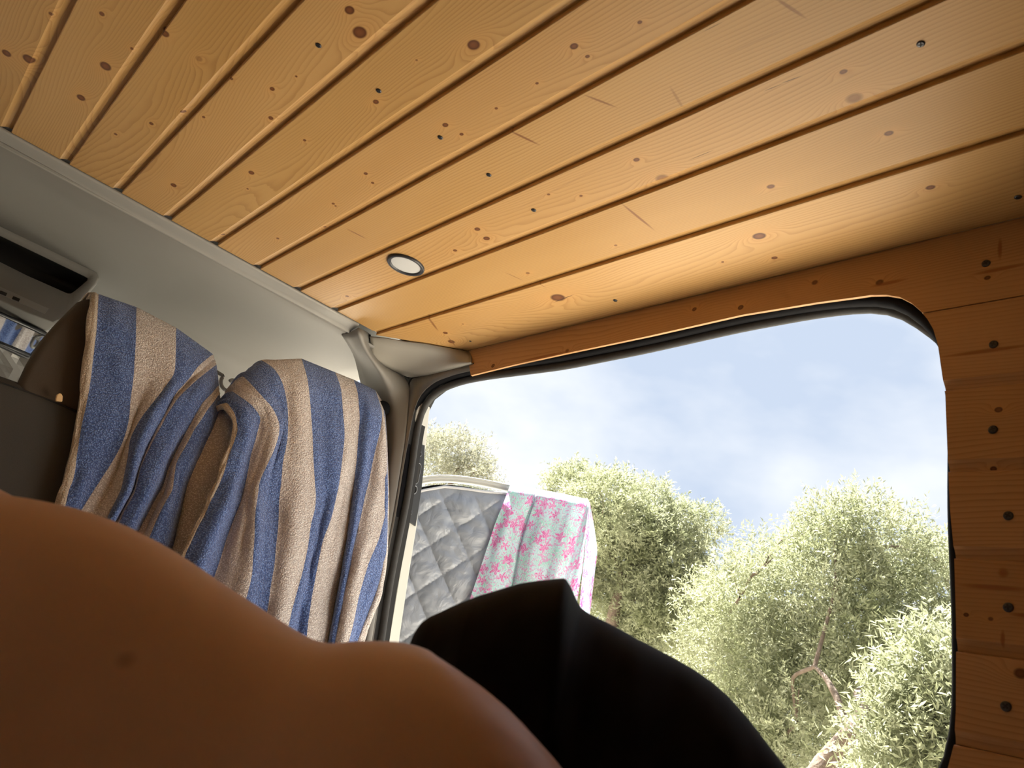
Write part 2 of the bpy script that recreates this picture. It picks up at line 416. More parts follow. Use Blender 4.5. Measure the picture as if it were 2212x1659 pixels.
for i in range(len(JX) - 1):
    a, b = JX[i], JX[i + 1]
    ks = [k for k in kpos if a - 0.008 < k[0] < b + 0.008]
    ls = [k for k in lpos if a - .03 < k[0] < b + .03]
    hue = 1 + rng.uniform(-0.06, 0.06)
    wm = wood('pine_ceiling_board', ks, i + 1.0, base=(0.54 * hue, 0.33 * hue, 0.135 * hue * hue),
              freq=[110, 130, 120, 115, 120, 105, 100, 120, 125, 150, 170, 150, 230, 120][i], warp=[30, 26, 28, 30, 30, 32, 34, 32, 28, 26, 16, 18, 14, 22][i], lines=ls)
    pr = board_profile(a, b, 0)
    if i == len(JX) - 2: pr = [(a + .001, .012), (a + .001, .0012), (a + .0022, 0), (b - 0.001, 0), (b, .012)]
    n = len(pr)
    vs = [(x, -1.2, ZC + d) for x, d in pr] + [(x, yend(x), ZC + d) for x, d in pr]
    fs = [(k, n + k, n + (k + 1) % n, (k + 1) % n) for k in range(n)] + [tuple(range(n)), tuple(range(2 * n - 1, n - 1, -1))]
    pl = mesh('plank', vs, fs, wm); adopt(pl, ceil_root)
adopt(box('backing_board', (-0.633, -1.2, ZC + 0.0125), (XW, YF - 0.01, ZC + 0.03), M['backing']), ceil_root)

# screw with a cross recess
def screw_mesh(r):
    vs = []; fs = []; mi = []
    n = 16
    prof = [(0.0, 0.0016), (0.72, 0.0014), (0.94, 0.0008), (1.0, 0.0)]
    vs.append((0, 0, 0.0016))
    for (q, h) in prof[1:]:
        for k in range(n):
            th = 2 * math.pi * k / n; vs.append((q * r * math.cos(th), q * r * math.sin(th), h))
    for k in range(n): fs.append((0, 1 + k, 1 + (k + 1) % n)); mi.append(0)
    for j in range(2):
        for k in range(n):
            fs.append((1 + j * n + k, 1 + (j + 1) * n + k, 1 + (j + 1) * n + (k + 1) % n, 1 + j * n + (k + 1) % n)); mi.append(0)
    a, b = 0.17 * r, 0.62 * r
    for rot in (0.5, 0.5 + math.pi / 2):
        c, s = math.cos(rot), math.sin(rot)
        k0 = len(vs)
        for (x, y) in ((-b, -a), (b, -a), (b, a), (-b, a)): vs.append((x * c - y * s, x * s + y * c, 0.00175))
        fs.append((k0, k0 + 1, k0 + 2, k0 + 3)); mi.append(1)
    me = bpy.data.meshes.new('screw'); me.from_pydata(vs, [], fs)
    me.materials.append(M['screw']); me.materials.append(M['screw_recess']); me.polygons.foreach_set('material_index', mi); me.update()
    return me
SCR = screw_mesh(0.0050)
def put_screw(p, nrm, parent, rot=0.0, scale=1.0):
    o = bpy.data.objects.new('screw', SCR); COL.objects.link(o)
    o.rotation_mode = 'QUATERNION'
    o.rotation_quaternion = Vector(nrm).to_track_quat('Z', 'Y') @ Matrix.Rotation(rot, 3, 'Z').to_quaternion()
    o.location = p; o.scale = (scale,) * 3
    return adopt(o, parent)
for k, (u, v) in enumerate([(688, 98), (818, 196), (951, 297), (1056, 378), (1153, 454), (1329, 649), (1989, 95), (2199, 426)]):
    put_screw(at_z(u, v, ZC - 0.0003), (0, 0, -1), ceil_root, k * 0.9, 1.0)
put_screw(at_z(1016, 737, ZC - 0.0003), (0, 0, -1), ceil_root, 0.3, 0.7)

# recessed ceiling light
lc = at_z(877, 571, ZC)
lt = empty('ceiling_light', lc)
tag(lt, 'round recessed ceiling light with black rim and frosted white lens, switched off', 'light')
def lathe(name, prof, c, mat_, nrm=(0, 0, -1), n=48, parent=None, smooth=True):
    q = Vector(nrm).to_track_quat('Z', 'Y'); vs = []; fs = []
    for (r, h) in prof:
        for k in range(n):
            th = 2 * math.pi * k / n
            vs.append(Vector(c) + q @ Vector((r * math.cos(th), r * math.sin(th), h)))
    for j in range(len(prof) - 1):
        for k in range(n):
            fs.append((j * n + k, j * n + (k + 1) % n, (j + 1) * n + (k + 1) % n, (j + 1) * n + k))
    if prof[-1][0] > 0: fs.append(tuple((len(prof) - 1) * n + k for k in range(n)))
    o = mesh(name, vs, fs, mat_, None, smooth)
    if parent: adopt(o, parent)
    return o
lathe('bezel', [(0.0445, 0.0), (0.0445, 0.004), (0.0425, 0.0058), (0.0375, 0.0052), (0.0350, 0.0030), (0.0345, 0.001)], lc, M['bezel'], parent=lt)
lathe('lens', [(0.0352, 0.0022), (0.030, 0.0030), (0.018, 0.0035), (0.0005, 0.0036)], lc, M['diffuser'], parent=lt)

# ------------------------------------------------------------------ right wall boards with the door aperture
def hole_z(y):   # upper edge of the door aperture in the boards
    return 0.733
wall = empty('wall_right', (XW, 0.3, 0.3)); tag(wall, 'dark pine board wall around the sliding door opening', kind='structure')
# aperture outline (y, z), from the front end of the top board round the rear corner and down
rear = []
for (u, v) in [(1850, 642), (1880, 637.5), (1915, 637), (1945, 642), (1970, 655), (1988, 671), (2003, 689), (2016, 711), (2026, 745), (2033, 795)]:
    p = at_x(u, v, XW); rear.append((p.y, p.z))
rear += [(0.4205, 0.535), (0.4135, 0.428), (0.4085, 0.36), (0.4015, 0.30), (0.3960, 0.20), (0.3935, 0.10), (0.3945, 0.06), (0.401, 0.030), (0.42, -0.01), (0.46, -0.06), (0.52, -0.12), (0.60, -0.17), (0.66, -0.30), (0.68, -0.60), (0.68, -1.0)]
def rear_y(z):
    for (y0, z0), (y1, z1) in zip(rear, rear[1:]):
        if z1 <= z <= z0: return y0 + (y1 - y0) * (z - z0) / (z1 - z0 - 1e-9)
    return rear[-1][0]
JZ = [ZC, 0.684, 0.545, 0.418, 0.294, 0.173, 0.061, -0.062, -0.186, -0.31, -0.434, -0.558, -0.682, -0.806, -1.0]
KW = [(2133, 600, 5, .8), (1500, 668, 5, .9), (1600, 664, 6, .9), (1592, 690, 3, .8), (2157, 885, 6, .9), (2143, 1010, 5, 1), (1065, 790, 5, 1),
      (2087, 1328, 4, 1), (2140, 1337, 4, .6), (2205, 1455, 10, .7), (1225, 758, 5, .5), (1760, 610, 6, .6), (1900, 610, 7, .7)]
wk = []
for (u, v, r, dk) in KW:
    p = at_x(u, v, XW); s = p.length / F; wk.append((p.z, p.y, r * s * .9, r * s * 1.1, dk))
def strk(u0, v0, u1, v1, w):
    a = at_x(u0, v0, XW); b = at_x(u1, v1, XW); s = a.length / F
    return ((a.z + b.z) / 2, (a.y + b.y) / 2, max(abs(a.z - b.z) / 2, w * s * .5), max(abs(a.y - b.y) / 2, w * s * .5))
ST = [strk(2095, 590, 2230, 572, 9), strk(2030, 770, 2240, 745, 9), strk(2155, 515, 2165, 560, 8), strk(2155, 1225, 2180, 1250, 10), strk(2165, 1360, 2167, 1400, 8),
      strk(2070, 1270, 2230, 1268, 9), strk(1880, 615, 1960, 607, 8), strk(1125, 780, 1235, 758, 7), strk(2180, 1325, 2260, 1335, 9)]
def top_front_y(z): return 1.684 - (ZC - z) * 0.70
for i in range(len(JZ) - 1):
    zt, zb = JZ[i], JZ[i + 1]
    zs = [z for (_, z) in rear if zb < z < zt]
    ks = [k for k in wk if zb - .005 < k[0] < zt + .005]
    st = [k for k in ST if zb - .005 < k[0] < zt + .005]
    wm = wood('pine_wall_board', ks, 40.0 + i, 'wall', base=(0.53, 0.305, 0.145), line=(0.30, 0.135, 0.050), freq=[150, 150, 170, 140, 160, 150, 150][i % 7], warp=14, streaks=st)
    # rows from top to bottom: (z, depth away from the room)
    if i == 0: prof = [(zt, 0), (zb + 0.016, 0), (zb + 0.012, .0025), (zb + 0.006, .0048), (zb, .006)]
    else: prof = [(zt - 0.0005, .006), (zt - 0.0012, .0015), (zt - 0.0025, 0), (zb + 0.016, 0), (zb + 0.012, .0025), (zb + 0.006, .0048), (zb, .006)]
    extra = [(z, 0) for z in zs if prof[-4][0] < z < prof[0][0] - .003]
    if i == 0: extra += [(z, 0) for z in (0.78, 0.757, 0.7335)]
    prof = sorted(set(prof + extra), key=lambda q: -q[0])
    if i == 0:
        # top board runs on past the aperture; its lower edge is cut to the opening
        loop_top = [(-1.2, ZC), (1.684, ZC)] + [(q.y, q.z) for q in (at_x(u, v, XW) for u, v in [(1017, 811), (1110, 788), (1219, 764), (1400, 726), (1603, 680), (1767, 653)])] + [(y, z) for y, z in rear if z >= zb - 0.0] + [(rear_y(zb), zb), (-1.2, zb)]
        lp = [(XW, y, z) for y, z in loop_top]
        b = slab('plank', lp, (0.006, 0, 0), wm, None)
        adopt(b, wall)
        continue
    front = [(XW + d, rear_y(z), z) for z, d in prof]
    back = [(XW + d, -1.2, z) for z, d in prof]
    fo = [(XW + .012, rear_y(z), z) for z, d in prof]; bo = [(XW + .012, -1.2, z) for z, d in prof]
    vs, fs = loft([fo, front, back, bo, fo])
    fs = [tuple(x % (4 * len(prof)) for x in q) for q in fs]; vs = vs[:4 * len(prof)]
    b = mesh('plank', vs, fs, wm); adopt(b, wall)
for k, (u, v) in enumerate([(2130, 569), (2146, 744), (2145, 928), (2178, 1114), (2178, 1312), (2173, 1526)]):
    put_screw(at_x(u, v, XW - 0.0003), (-1, 0, 0), wall, k * 0.7, 1.25)
# van body skin outside the boards: roof, side behind the opening, left side, rear, floor
tag(box('wall_left', (-0.70, -1.25, -1.0), (-0.634, 3.3, 0.86), M['side']), 'left side of the van', kind='structure')
tag(box('wall_rear', (-0.634, -1.28, -1.0), (XW + .07, -1.205, 0.86), M['side']), 'rear end of the van', kind='structure')
tag(box('floor', (-0.634, -1.2, -1.02), (XW, 3.3, -0.985), M['seat_dark']), 'van floor', kind='structure')
tag(box('trim_1', (-0.70, -1.28, 0.865), (XW + .09, 2.72, 0.905), M['white_paint'], bev=.01), 'unseen white van roof skin, added to cast shadow', kind='structure')  # unseen roof slab, added so the van casts its shadow
ro = [(XW + .02, y, z) for y, z in rear if z > -.3]
sk = slab('trim_2', [(XW + .02, -1.25, 0.85)] + [(XW + .02, 0.50, 0.85)] + ro[2:] + [(XW + .02, -1.25, -.3)], (0.045, 0, 0), M['white_paint'])
for v in sk.data.vertices:
    if v.co.y > -1: v.co.y -= 0.012
tag(sk, 'white van body side behind the door opening', kind='structure')
# ------------------------------------------------------------------ seals round the aperture
def px_x(pts, X): return [at_x(u, v, X) for u, v in pts]
blk = [(799, 1410), (806, 1360), (818, 1280), (836, 1190), (861, 1090), (874, 1010), (884, 930), (893, 884), (910, 853), (938, 827), (985, 808), (1040, 797), (1219, 770), (1400, 734), (1603, 686), (1760, 658), (1850, 648), (1904, 645), (1947, 650), (1984, 672), (2006, 694)]
gry = [(820, 1410), (826, 1360), (840, 1270), (855, 1190), (877, 1090), (889, 1010), (899, 940), (908, 892), (925, 860), (952, 840), (1000, 822), (1060, 811), (1219, 790), (1400, 753), (1603, 706), (1760, 676), (1850, 664), (1904, 660), (1945, 666), (1978, 684), (2004, 712)]
def complete(path, X, dy):
    p0 = path[0]; lo = [Vector((X, p0.y - 0.12, -0.95)), Vector((X, p0.y - 0.09, -0.6)), Vector((X, p0.y - 0.03, -0.25))]
    last = path[-1]
    re_ = [Vector((X, 0.422 + dy, 0.63)), Vector((X, 0.413 + dy, 0.55)), Vector((X, 0.4085 + dy, 0.36)), Vector((X, 0.398 + dy, 0.22)), Vector((X, 0.393 + dy, 0.08)), Vector((X, 0.41 + dy, 0.0)), Vector((X, 0.55 + dy, -0.12)), Vector((X, 0.68, -0.4)), Vector((X, 0.68, -0.95))]
    return lo + path + re_
seal = empty('trim_3', (XW + .02, 1.0, .7)); tag(seal, 'rubber weather seal round the door opening', kind='structure')
adopt(tube('black_seal', smooth_path(complete(px_x(blk, 1.135), 1.135, 0.0), 150, 2), 0.0115, M['rubber_black'], flat=(1.15, 1.0), side=(1, 0, 0)), seal)
adopt(tube('grey_seal', smooth_path(complete(px_x(gry, 1.150), 1.150, -.008), 150, 2), 0.0115, M['rubber_grey'], flat=(0.8, 1.0), side=(1, 0, 0)), seal)
# head of the opening above the seals (van side rail)
rail = [(1.132, 1.86, .775), (1.132, 0.45, .765), (1.132, 0.45, .85), (1.132, 1.95, .85)]
tag(slab('trim_4', rail, (0.05, 0, 0), M['paint']), 'van side rail above the door opening', kind='structure')

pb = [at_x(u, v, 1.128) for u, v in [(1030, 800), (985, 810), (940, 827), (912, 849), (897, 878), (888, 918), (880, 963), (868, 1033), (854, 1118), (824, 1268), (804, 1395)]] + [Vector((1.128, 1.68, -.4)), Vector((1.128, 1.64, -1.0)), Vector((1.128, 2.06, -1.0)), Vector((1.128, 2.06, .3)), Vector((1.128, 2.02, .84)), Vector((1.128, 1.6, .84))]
tag(slab('trim_14', pb, (0.05, 0, 0), M['dark']), 'dark backing as inner body of the door pillar, added to block leaks', kind='structure')  # dark backing added behind the trim gaps to stop light leaks
# ------------------------------------------------------------------ front corner trims
# pale strip that closes the ceiling boards
def strip(name, rows, m, thick, smooth=True, lab=None, parent=None):
    vs, fs = loft(rows)
    o = mesh(name, vs, fs, m, None, smooth)
    s = o.modifiers.new('thick', 'SOLIDIFY'); s.thickness = thick; s.offset = 0
    if parent: adopt(o, parent)
    if lab: tag(o, lab, kind='structure')
    return o
xs = np.linspace(-0.63, 0.868, 12)
prof = [(1.8785, .8215), (1.8790, .8165), (1.8820, .8140), (1.905, .8090), (1.914, .8060), (1.9175, .8010), (1.920, .7985)]
strip('trim_5', [[Vector((x, y + (0.004 * x), z)) for (y, z) in prof] for x in xs], M['trim_light'], 0.002, True, 'pale grey edging strip between pine ceiling and cab headliner')
hl = []
for x in np.linspace(-0.63, 1.10, 22):
    row = []
    for (y, z) in [(1.912, .8040), (1.922, .8005), (1.95, .7995), (2.1, .7990), (2.25, .7995), (2.40, .8000), (2.52, .7990), (2.58, .7950), (2.61, .7830), (2.64, .7600), (2.68, .7200), (2.72, .660)]:
        row.append(Vector((x, y + 0.02 * x, z)))
    hl.append(row)
strip('trim_6', hl, M['trim'], 0.004, True, 'grey moulded cab headliner with overhead shelf')
# cab end: A pillar side and cream lower header right of the windscreen cover
rows = [[Vector((x, 2.735 + 0.02 * x, .665)), Vector((x, 2.80, .45)), Vector((x, 2.95, .15)), Vector((x, 3.1, -.2))] for x in (0.42, 0.6, 0.8, 1.0, 1.12)]
strip('trim_7', rows, M['paint'], 0.006, True, 'cream inner pillar beside the windscreen')
# B pillar cover, three long curves
Lp = [(738, 722), (761, 758), (769, 777), (776, 816), (786, 850), (792, 900), (800, 960), (798, 1050), (790, 1150), (770, 1280), (745, 1400), (700, 1560)]
Cp = [(774, 708), (783, 751), (812, 787), (837, 827), (850, 867), (853, 905), (853, 950), (843, 1040), (828, 1130), (808, 1260), (790, 1390), (765, 1540)]
Rp = [(800, 723), (797, 745), (811, 777), (886, 817), (885, 840), (882, 880), (876, 945), (864, 1020), (849, 1110), (821, 1262), (802, 1388), (773, 1540)]
def mix3(a, b, t): return a.lerp(b, t)
rows = []
L3 = [at_z(738, 722, .7965), at_z(761, 758, .794)] + [at_y(u, v, Y) for (u, v), Y in zip(Lp[2:4], [2.06, 2.07])] + [at_x(u, v, X) for (u, v), X in zip(Lp[4:], [1.06, 1.075, 1.085] + [1.09] * 5)]; C3 = [at_z(774, 708, .803)] + [at_y(u, v, Y) for (u, v), Y in zip(Cp[1:4], [1.90, 1.915, 1.94])] + [at_x(u, v, X) for (u, v), X in zip(Cp[4:], [1.085, 1.09, 1.092] + [1.094] * 5)]
R3 = [at_x(u, v, X) for (u, v), X in zip(Rp, [0.940, 0.966, 1.014, 1.112] + [1.112] * 8)]
a0, b0, c0 = [smooth_path(q, 40, 2) for q in (L3, C3, R3)]
for i in range(40):
    a, b, c = a0[i], b0[i], c0[i]
    m1 = (a + b) / 2 + Vector((.006, .008, 0)); m2 = (b + c) / 2 + Vector((.002, -.004, 0))
    rows.append([a, (a + m1) / 2, m1, (b * 3 + m1) / 4, b, (b + m2) / 2, m2, (m2 + c) / 2, c])
strip('trim_8', rows, M['trim'], 0.003, True, 'grey pillar cover between the seats and the door opening')
# painted corner panel between ceiling boards and opening
Tp = [(799, 727), (830, 730), (870, 737), (915, 742), (960, 750), (1015, 760)]
Mp = [(798, 752), (830, 762), (870, 770), (915, 776), (960, 780), (1018, 783)]
Bp = [(809, 778), (835, 793), (862, 806), (885, 816), (925, 810), (1022, 786)]
T3 = [at_z(u, v, .817) for u, v in Tp]; B3 = [at_x(u, v, X) for (u, v), X in zip(Bp, [.985, 1.030, 1.078, 1.112, 1.112, 1.112])]
M3 = [at_x(u, v, X) for (u, v), X in zip(Mp, [.955, .993, 1.038, 1.075, 1.09, 1.10])]
rows = []
for q in range(6):
    t_, m_, b_ = T3[q], M3[q], B3[q]
    rows.append([t_, t_.lerp(m_, .5) + Vector((.004, 0, .002)), m_, m_.lerp(b_, .35) + Vector((-.004, 0, -.001)), m_.lerp(b_, .7) + Vector((-.003, 0, -.001)), b_])
rr = [smooth_path([rows[i][j] for i in range(6)], 26, 1) for j in range(6)]
o = strip('trim_9', rr, M['paint'], 0.003, True, 'painted metal corner panel with scuffs above the door opening')
sm = NT(M['paint'])
# flange between the corner panel and the seal
A = [(1030, 784), (960, 800), (925, 811), (886, 817), (884, 850), (880, 880), (875, 945), (864, 1020), (849, 1110), (821, 1262), (801, 1390), (776, 1540)]
Bq = [(1030, 798), (985, 808), (940, 824), (912, 846), (897, 875), (888, 915), (880, 960), (868, 1030), (854, 1115), (824, 1265), (804, 1392), (780, 1540)]
rows = [smooth_path([at_x(u, v, 1.1135) for u, v in A], 50, 1), smooth_path([at_x(u, v, 1.1160) for u, v in Bq], 50, 1), smooth_path([at_x(u, v, 1.135) for u, v in Bq], 50, 1)]
strip('trim_10', rows, M['trim'], 0.002, True, 'narrow grey flange along the door seal')
gapc = mesh('trim_11', [], [], M['gap']); bpy.data.objects.remove(gapc)
tag(tube('trim_11', smooth_path([at_x(u, v, 1.1125) for u, v in [(1024, 785), (960, 799), (925, 810), (884, 817), (882, 840), (879, 880), (874, 945), (863, 1020), (847, 1110), (820, 1262), (800, 1390)]], 60, 1), 0.0018, M['gap'], n=6), 'dark joint between the painted panels', kind='structure')
tag(tube('trim_12', smooth_path([at_x(u, v, X) for (u, v), X in zip([(799, 724), (795, 745), (797, 758), (808, 778), (835, 793), (862, 806), (884, 817)], [.935, .953, .965, 1.0, 1.043, 1.083, 1.112])], 40, 1), 0.0024, M['gap'], n=6), 'dark curved joint beside the corner panel', kind='structure')

# outer edge of the B pillar with striker plate
yp = 1.885
oc = [(935, 838), (927, 900), (921, 960), (905, 1090), (901, 1135), (884, 1240), (861, 1395), (838, 1560), (790, 1560), (805, 1395), (835, 1240), (862, 1110), (885, 960), (900, 890), (915, 850)]
pil = slab('trim_13', [at_y(u, v, yp) for u, v in oc], (0, .05, 0), M['white_paint'], bev=.003)
tag(pil, 'white outer edge of the door pillar', kind='structure')
ridge = tube('pillar_ridge', [at_y(u, v, yp - .003) for u, v in [(884, 1128), (866, 1230), (848, 1340), (838, 1400), (820, 1540)]], 0.0022, M['white_paint'], pil, n=8)
sp_ = empty('striker_plate', at_y(900, 1040, yp - .004)); tag(sp_, 'black steel latch plate screwed to the white door pillar', 'latch plate')
pl = slab('plate', [at_y(u, v, yp - .007) for u, v in [(898, 959), (918, 962), (916, 1010), (911, 1055), (905, 1095), (898, 1137), (872, 1119), (880, 1070), (888, 1020), (894, 985)]], (0, .006, 0), M['latch'], bev=.001); adopt(pl, sp_)
for (u, v, r) in [(906, 980, .0085), (885, 1106, .0085)]:
    c = at_y(u, v, yp - .0085)
    adopt(lathe('screw', [(r, 0), (r, .002), (r * .8, .0028), (r * .45, .0022), (r * .40, .0006)], c, M['bezel'], (0, -1, 0), 24), sp_)
c = at_y(895, 1058, yp - .009)
adopt(tube('catch_ring', [c + Vector((math.cos(a) * .0085, 0, math.sin(a) * .012)) for a in np.linspace(0, 2 * math.pi, 24, endpoint=False)], .0018, M['rim'], n=8, closed=True, side=(0, 1, 0)), sp_)
for (u, v) in [(906, 980), (885, 1106)]:
    c = at_y(u, v, yp - .0095)
    adopt(tube('screw_rim', [c + Vector((math.cos(a) * .0088, 0, math.sin(a) * .0088)) for a in np.linspace(0, 2 * math.pi, 20, endpoint=False)], .0009, M['rim'], n=6, closed=True, side=(0, 1, 0)), sp_)
c1, c2 = at_y(904, 1008, yp - .0085), at_y(898, 1038, yp - .0085)
lp = [c1 + Vector((math.cos(a) * .009, 0, math.sin(a) * .010)) for a in np.linspace(0, math.pi, 9)] + [c2 + Vector((math.cos(a) * .009, 0, math.sin(a) * .010)) for a in np.linspace(math.pi, 2 * math.pi, 9)]
adopt(slab('slot', lp, (0, .004, 0), M['dark']), sp_)
adopt(tube('slot_rim', lp, .0012, M['rim'], n=6, closed=True, side=(0, 1, 0)), sp_)
# seat belt anchor
ba = at_y(826, 882, 1.95)
bo = empty('seat_belt_anchor', ba); tag(bo, 'round black seat belt anchor on the grey pillar beside the towel', 'belt anchor')
lathe('cap', [(0.0225, -.012), (0.0225, .004), (0.020, .009), (0.012, .012), (.0005, .0125)], ba, M['rubber_black'], (-0.55, -1, -.05), 32, parent=bo)

# ------------------------------------------------------------------ overhead shelf console
con = empty('overhead_console', at_y(80, 600, 2.45)); tag(con, 'grey overhead console with dark open shelf and switch strip, above the windscreen', 'console')
Yc = 2.42
outer = [(-260, 335), (-120, 412), (0, 479), (100, 531), (195, 578), (208, 587), (213, 600), (205, 615), (180, 643), (155, 668), (135, 688), (115, 697), (60, 676), (-20, 640), (-120, 592), (-260, 530)]
inner = [(-240, 395), (-120, 450), (0, 508), (100, 556), (183, 596), (190, 600), (190, 605), (184, 610), (170, 622), (160, 630), (153, 634), (146, 634), (60, 596), (0, 566), (-120, 510), (-240, 455)]
def conY(v, u): return Yc
O3 = [at_y(u, v, Yc) for u, v in outer]; I3 = [at_y(u, v, Yc + .006) for u, v in inner]
n = len(O3)
ob = [p + Vector((.0, .20, .0)) for p in O3]
om = [p + Vector((.004, .006, 0)) for p in O3]
im = [p + Vector((0, .006, 0)) for p in I3]
ib = [p + Vector((0, .13, .0)) for p in I3]
cen = sum(O3, Vector()) / n
on = [p + (cen - p) * .02 + Vector((0, -.002, 0)) for p in O3]
rows = [ob, om, O3, on, I3, im, ib]
vs, fs = loft(rows, True)
fs.append(tuple(6 * n + k for k in range(n)))
mi = [0] * (n * 5) + [1] * n + [1]
adopt(mesh('shell', vs, fs, None, None, True, [M['trim'], M['dark']], mi), con)
sw = slab('switch_strip', [at_y(u, v, Yc - .004) for u, v in [(-30, 606), (106, 666), (97, 678), (-40, 618)]], (0, .006, 0), M['trim_light'], bev=.0015); adopt(sw, con)
for u in (8, 36):
    adopt(slab('switch', [at_y(u + a, 631 + (u - 8) * .44 + b, Yc - .009) for a, b in ((-7, -4), (8, 2), (5, 8), (-10, 2))], (0, .006, 0), M['dark'], bev=.001), con)

# ------------------------------------------------------------------ rear view mirror
mc = at_y(10, 718, 2.50)
nrm = Vector((.50, -1.0, -.10)).normalized()
mr = empty('rear_view_mirror', mc); tag(mr, 'rear view mirror in black frame reflecting the striped towel', 'mirror')
gl = [at_p(u, v, mc, nrm) for u, v in [(-110, 634), (0, 682), (96, 726), (66, 764), (0, 736), (-130, 680)]]
adopt(slab('glass', gl, -nrm * .002, M['mirror']), mr)
hs = [at_p(u, v, mc - nrm * .001, nrm) for u, v in [(-122, 620), (0, 672), (104, 718), (98, 738), (72, 772), (60, 776), (0, 748), (-142, 688)]]
adopt(slab('housing', hs, -nrm * .03, M['bezel'], bev=.004), mr)
adopt(tube('stem', [mc - nrm * .03, mc + Vector((-.06, .10, .05)), mc + Vector((-.07, .16, .13))], .01, M['bezel']), mr)
for e in (((-115, 627), (0, 677), (100, 722)), ((-136, 684), (0, 742), (68, 770))):
    adopt(tube('frame_edge', [at_p(u, v, mc + nrm * .002, nrm) for u, v in e], .0042, M['bezel'], n=8), mr)

# ------------------------------------------------------------------ windscreen and silver cover
wg = strip('window_1', [[Vector((x, 2.76, .66)), Vector((x, 3.05, .30)), Vector((x, 3.30, -.05))] for x in (-.6, -.2, .2, .6, 1.0)], M['glass'], .004, True, 'windscreen of the van')
rows = []
for i in range(40):
    x = -0.45 + 0.90 * i / 39
    row = []
    for j in range(36):
        s = j / 35
        y = 2.70 + .36 * s; z = .655 - .52 * s
        nn = noise.noise(Vector((x * 9, s * 6, 3.1))) * .035 + abs(noise.noise(Vector((x * 17, s * 11, 8.1)))) * .03
        topcut = 0.018 * noise.noise(Vector((x * 14, 0, 5.5))) if j == 0 else 0
        row.append(Vector((x, y - nn, z + topcut - nn * .3)))
    rows.append(row)
vs, fs = loft(rows)
cov = mesh('windscreen_cover', vs, fs, M['silver'], None, False); s = cov.modifiers.new('thick', 'SOLIDIFY'); s.thickness = .003
tag(cov, 'crumpled silver grey sun cover bunched behind the mirror', 'sun cover')

nose = tag(slab('dashboard', [(-.63, 3.34, -.02), (-.63, 3.02, -.06), (-.63, 2.86, -.16), (-.63, 2.82, -.30), (-.63, 3.0, -.50), (-.63, 3.0, -1.0), (-.63, 3.34, -1.0)], (1.74, 0, 0), M['seat_dark'], bev=.02), 'unseen dark dashboard under the windscreen, added to keep ground light out', 'dashboard')  # unseen; added to close the nose against bright ground and its reflection
# coat hook
hk = at_y(496, 830, 2.25)
pts = []
for k in range(22):
    a = 2.6 + k * 0.30; r = .030 - .0010 * k
    pts.append(hk + Vector((math.cos(a) * r, -.004 * k * .2, math.sin(a) * r)))
pts = [hk + Vector((-.10, .10, .075)), hk + Vector((-.055, .05, .035))] + pts
ho = tube('coat_hook', smooth_path(pts, 50, 1), .0055, M['trim'], n=10)
tag(ho, 'curled grey hook between the two towels', 'hook')

def lean_y(u, v, b):
    # plane of the reclined seat back: y = b at z = .65, coming towards the room further down
    d = ray(u, v); return (b - .247) / (1 - .38 * d[2] / d[1])
# ------------------------------------------------------------------ bench seat with head restraints
seat = empty('bench_seat', (.55, 2.2, -.3)); tag(seat, 'dark brown front bench seat seen from behind, draped with towels', 'seat')
bk = [(-.10, .30), (-.04, .335), (.10, .348), (.25, .352), (.32, .345), (.60, .345), (1.0, .34), (1.05, .30), (1.06, .0), (1.06, -.6), (-.12, -.6), (-.12, .2)]
b = slab('backrest', [(x * .98, 2.095 - .38 * (.65 - z), z) for x, z in bk], (0, .15, 0), M['seat_dark']); bevel(b, .035, 4); b.data.polygons.foreach_set('use_smooth', [True] * len(b.data.polygons)); adopt(b, seat)
adopt(tube('seam', [Vector((x * .98, 2.097 - .38 * (.65 - z), z)) for x, z in [(-.10, .285), (.0, .318), (.12, .330), (.25, .333), (.4, .328), (.7, .325)]], .0022, M['dark'], n=6), seat)
adopt(box('cushion', (-.12, 2.25, -.62), (1.06, 2.7, -.45), M['seat_dark'], bev=.03), seat)
def headrest(pxs, Y, th):
    o = slab('headrest', [at_y(u, v, lean_y(u, v, Y)) for u, v in pxs], (0, th, 0), M['seat']); bevel(o, .020, 5)
    o.data.polygons.foreach_set('use_smooth', [True] * len(o.data.polygons)); return adopt(o, seat)
headrest([(196, 640), (290, 676), (370, 720), (430, 765), (448, 800), (450, 850), (420, 885), (300, 905), (165, 890), (48, 856), (40, 828), (60, 785), (90, 735), (125, 695), (170, 650)], 2.095, .048)
headrest([(560, 815), (640, 806), (720, 830), (785, 860), (800, 900), (795, 960), (700, 985), (560, 960), (545, 900)], 2.01, .045)
for u, v in ((140, 880), (400, 960), (600, 1000), (740, 1040)):
    p = at_y(u, v, 2.08); adopt(tube('headrest_post', [p + Vector((0, 0, .06)), p + Vector((0, 0, -.06))], .006, M['screw']), seat)
adopt(slab('release_button', [at_y(u, v, 1.945) for u, v in [(121, 861), (123, 853), (128, 849), (133, 850), (136, 856), (135, 868), (121, 866)]], (0, .01, 0), M['knob'], bev=.002), seat)

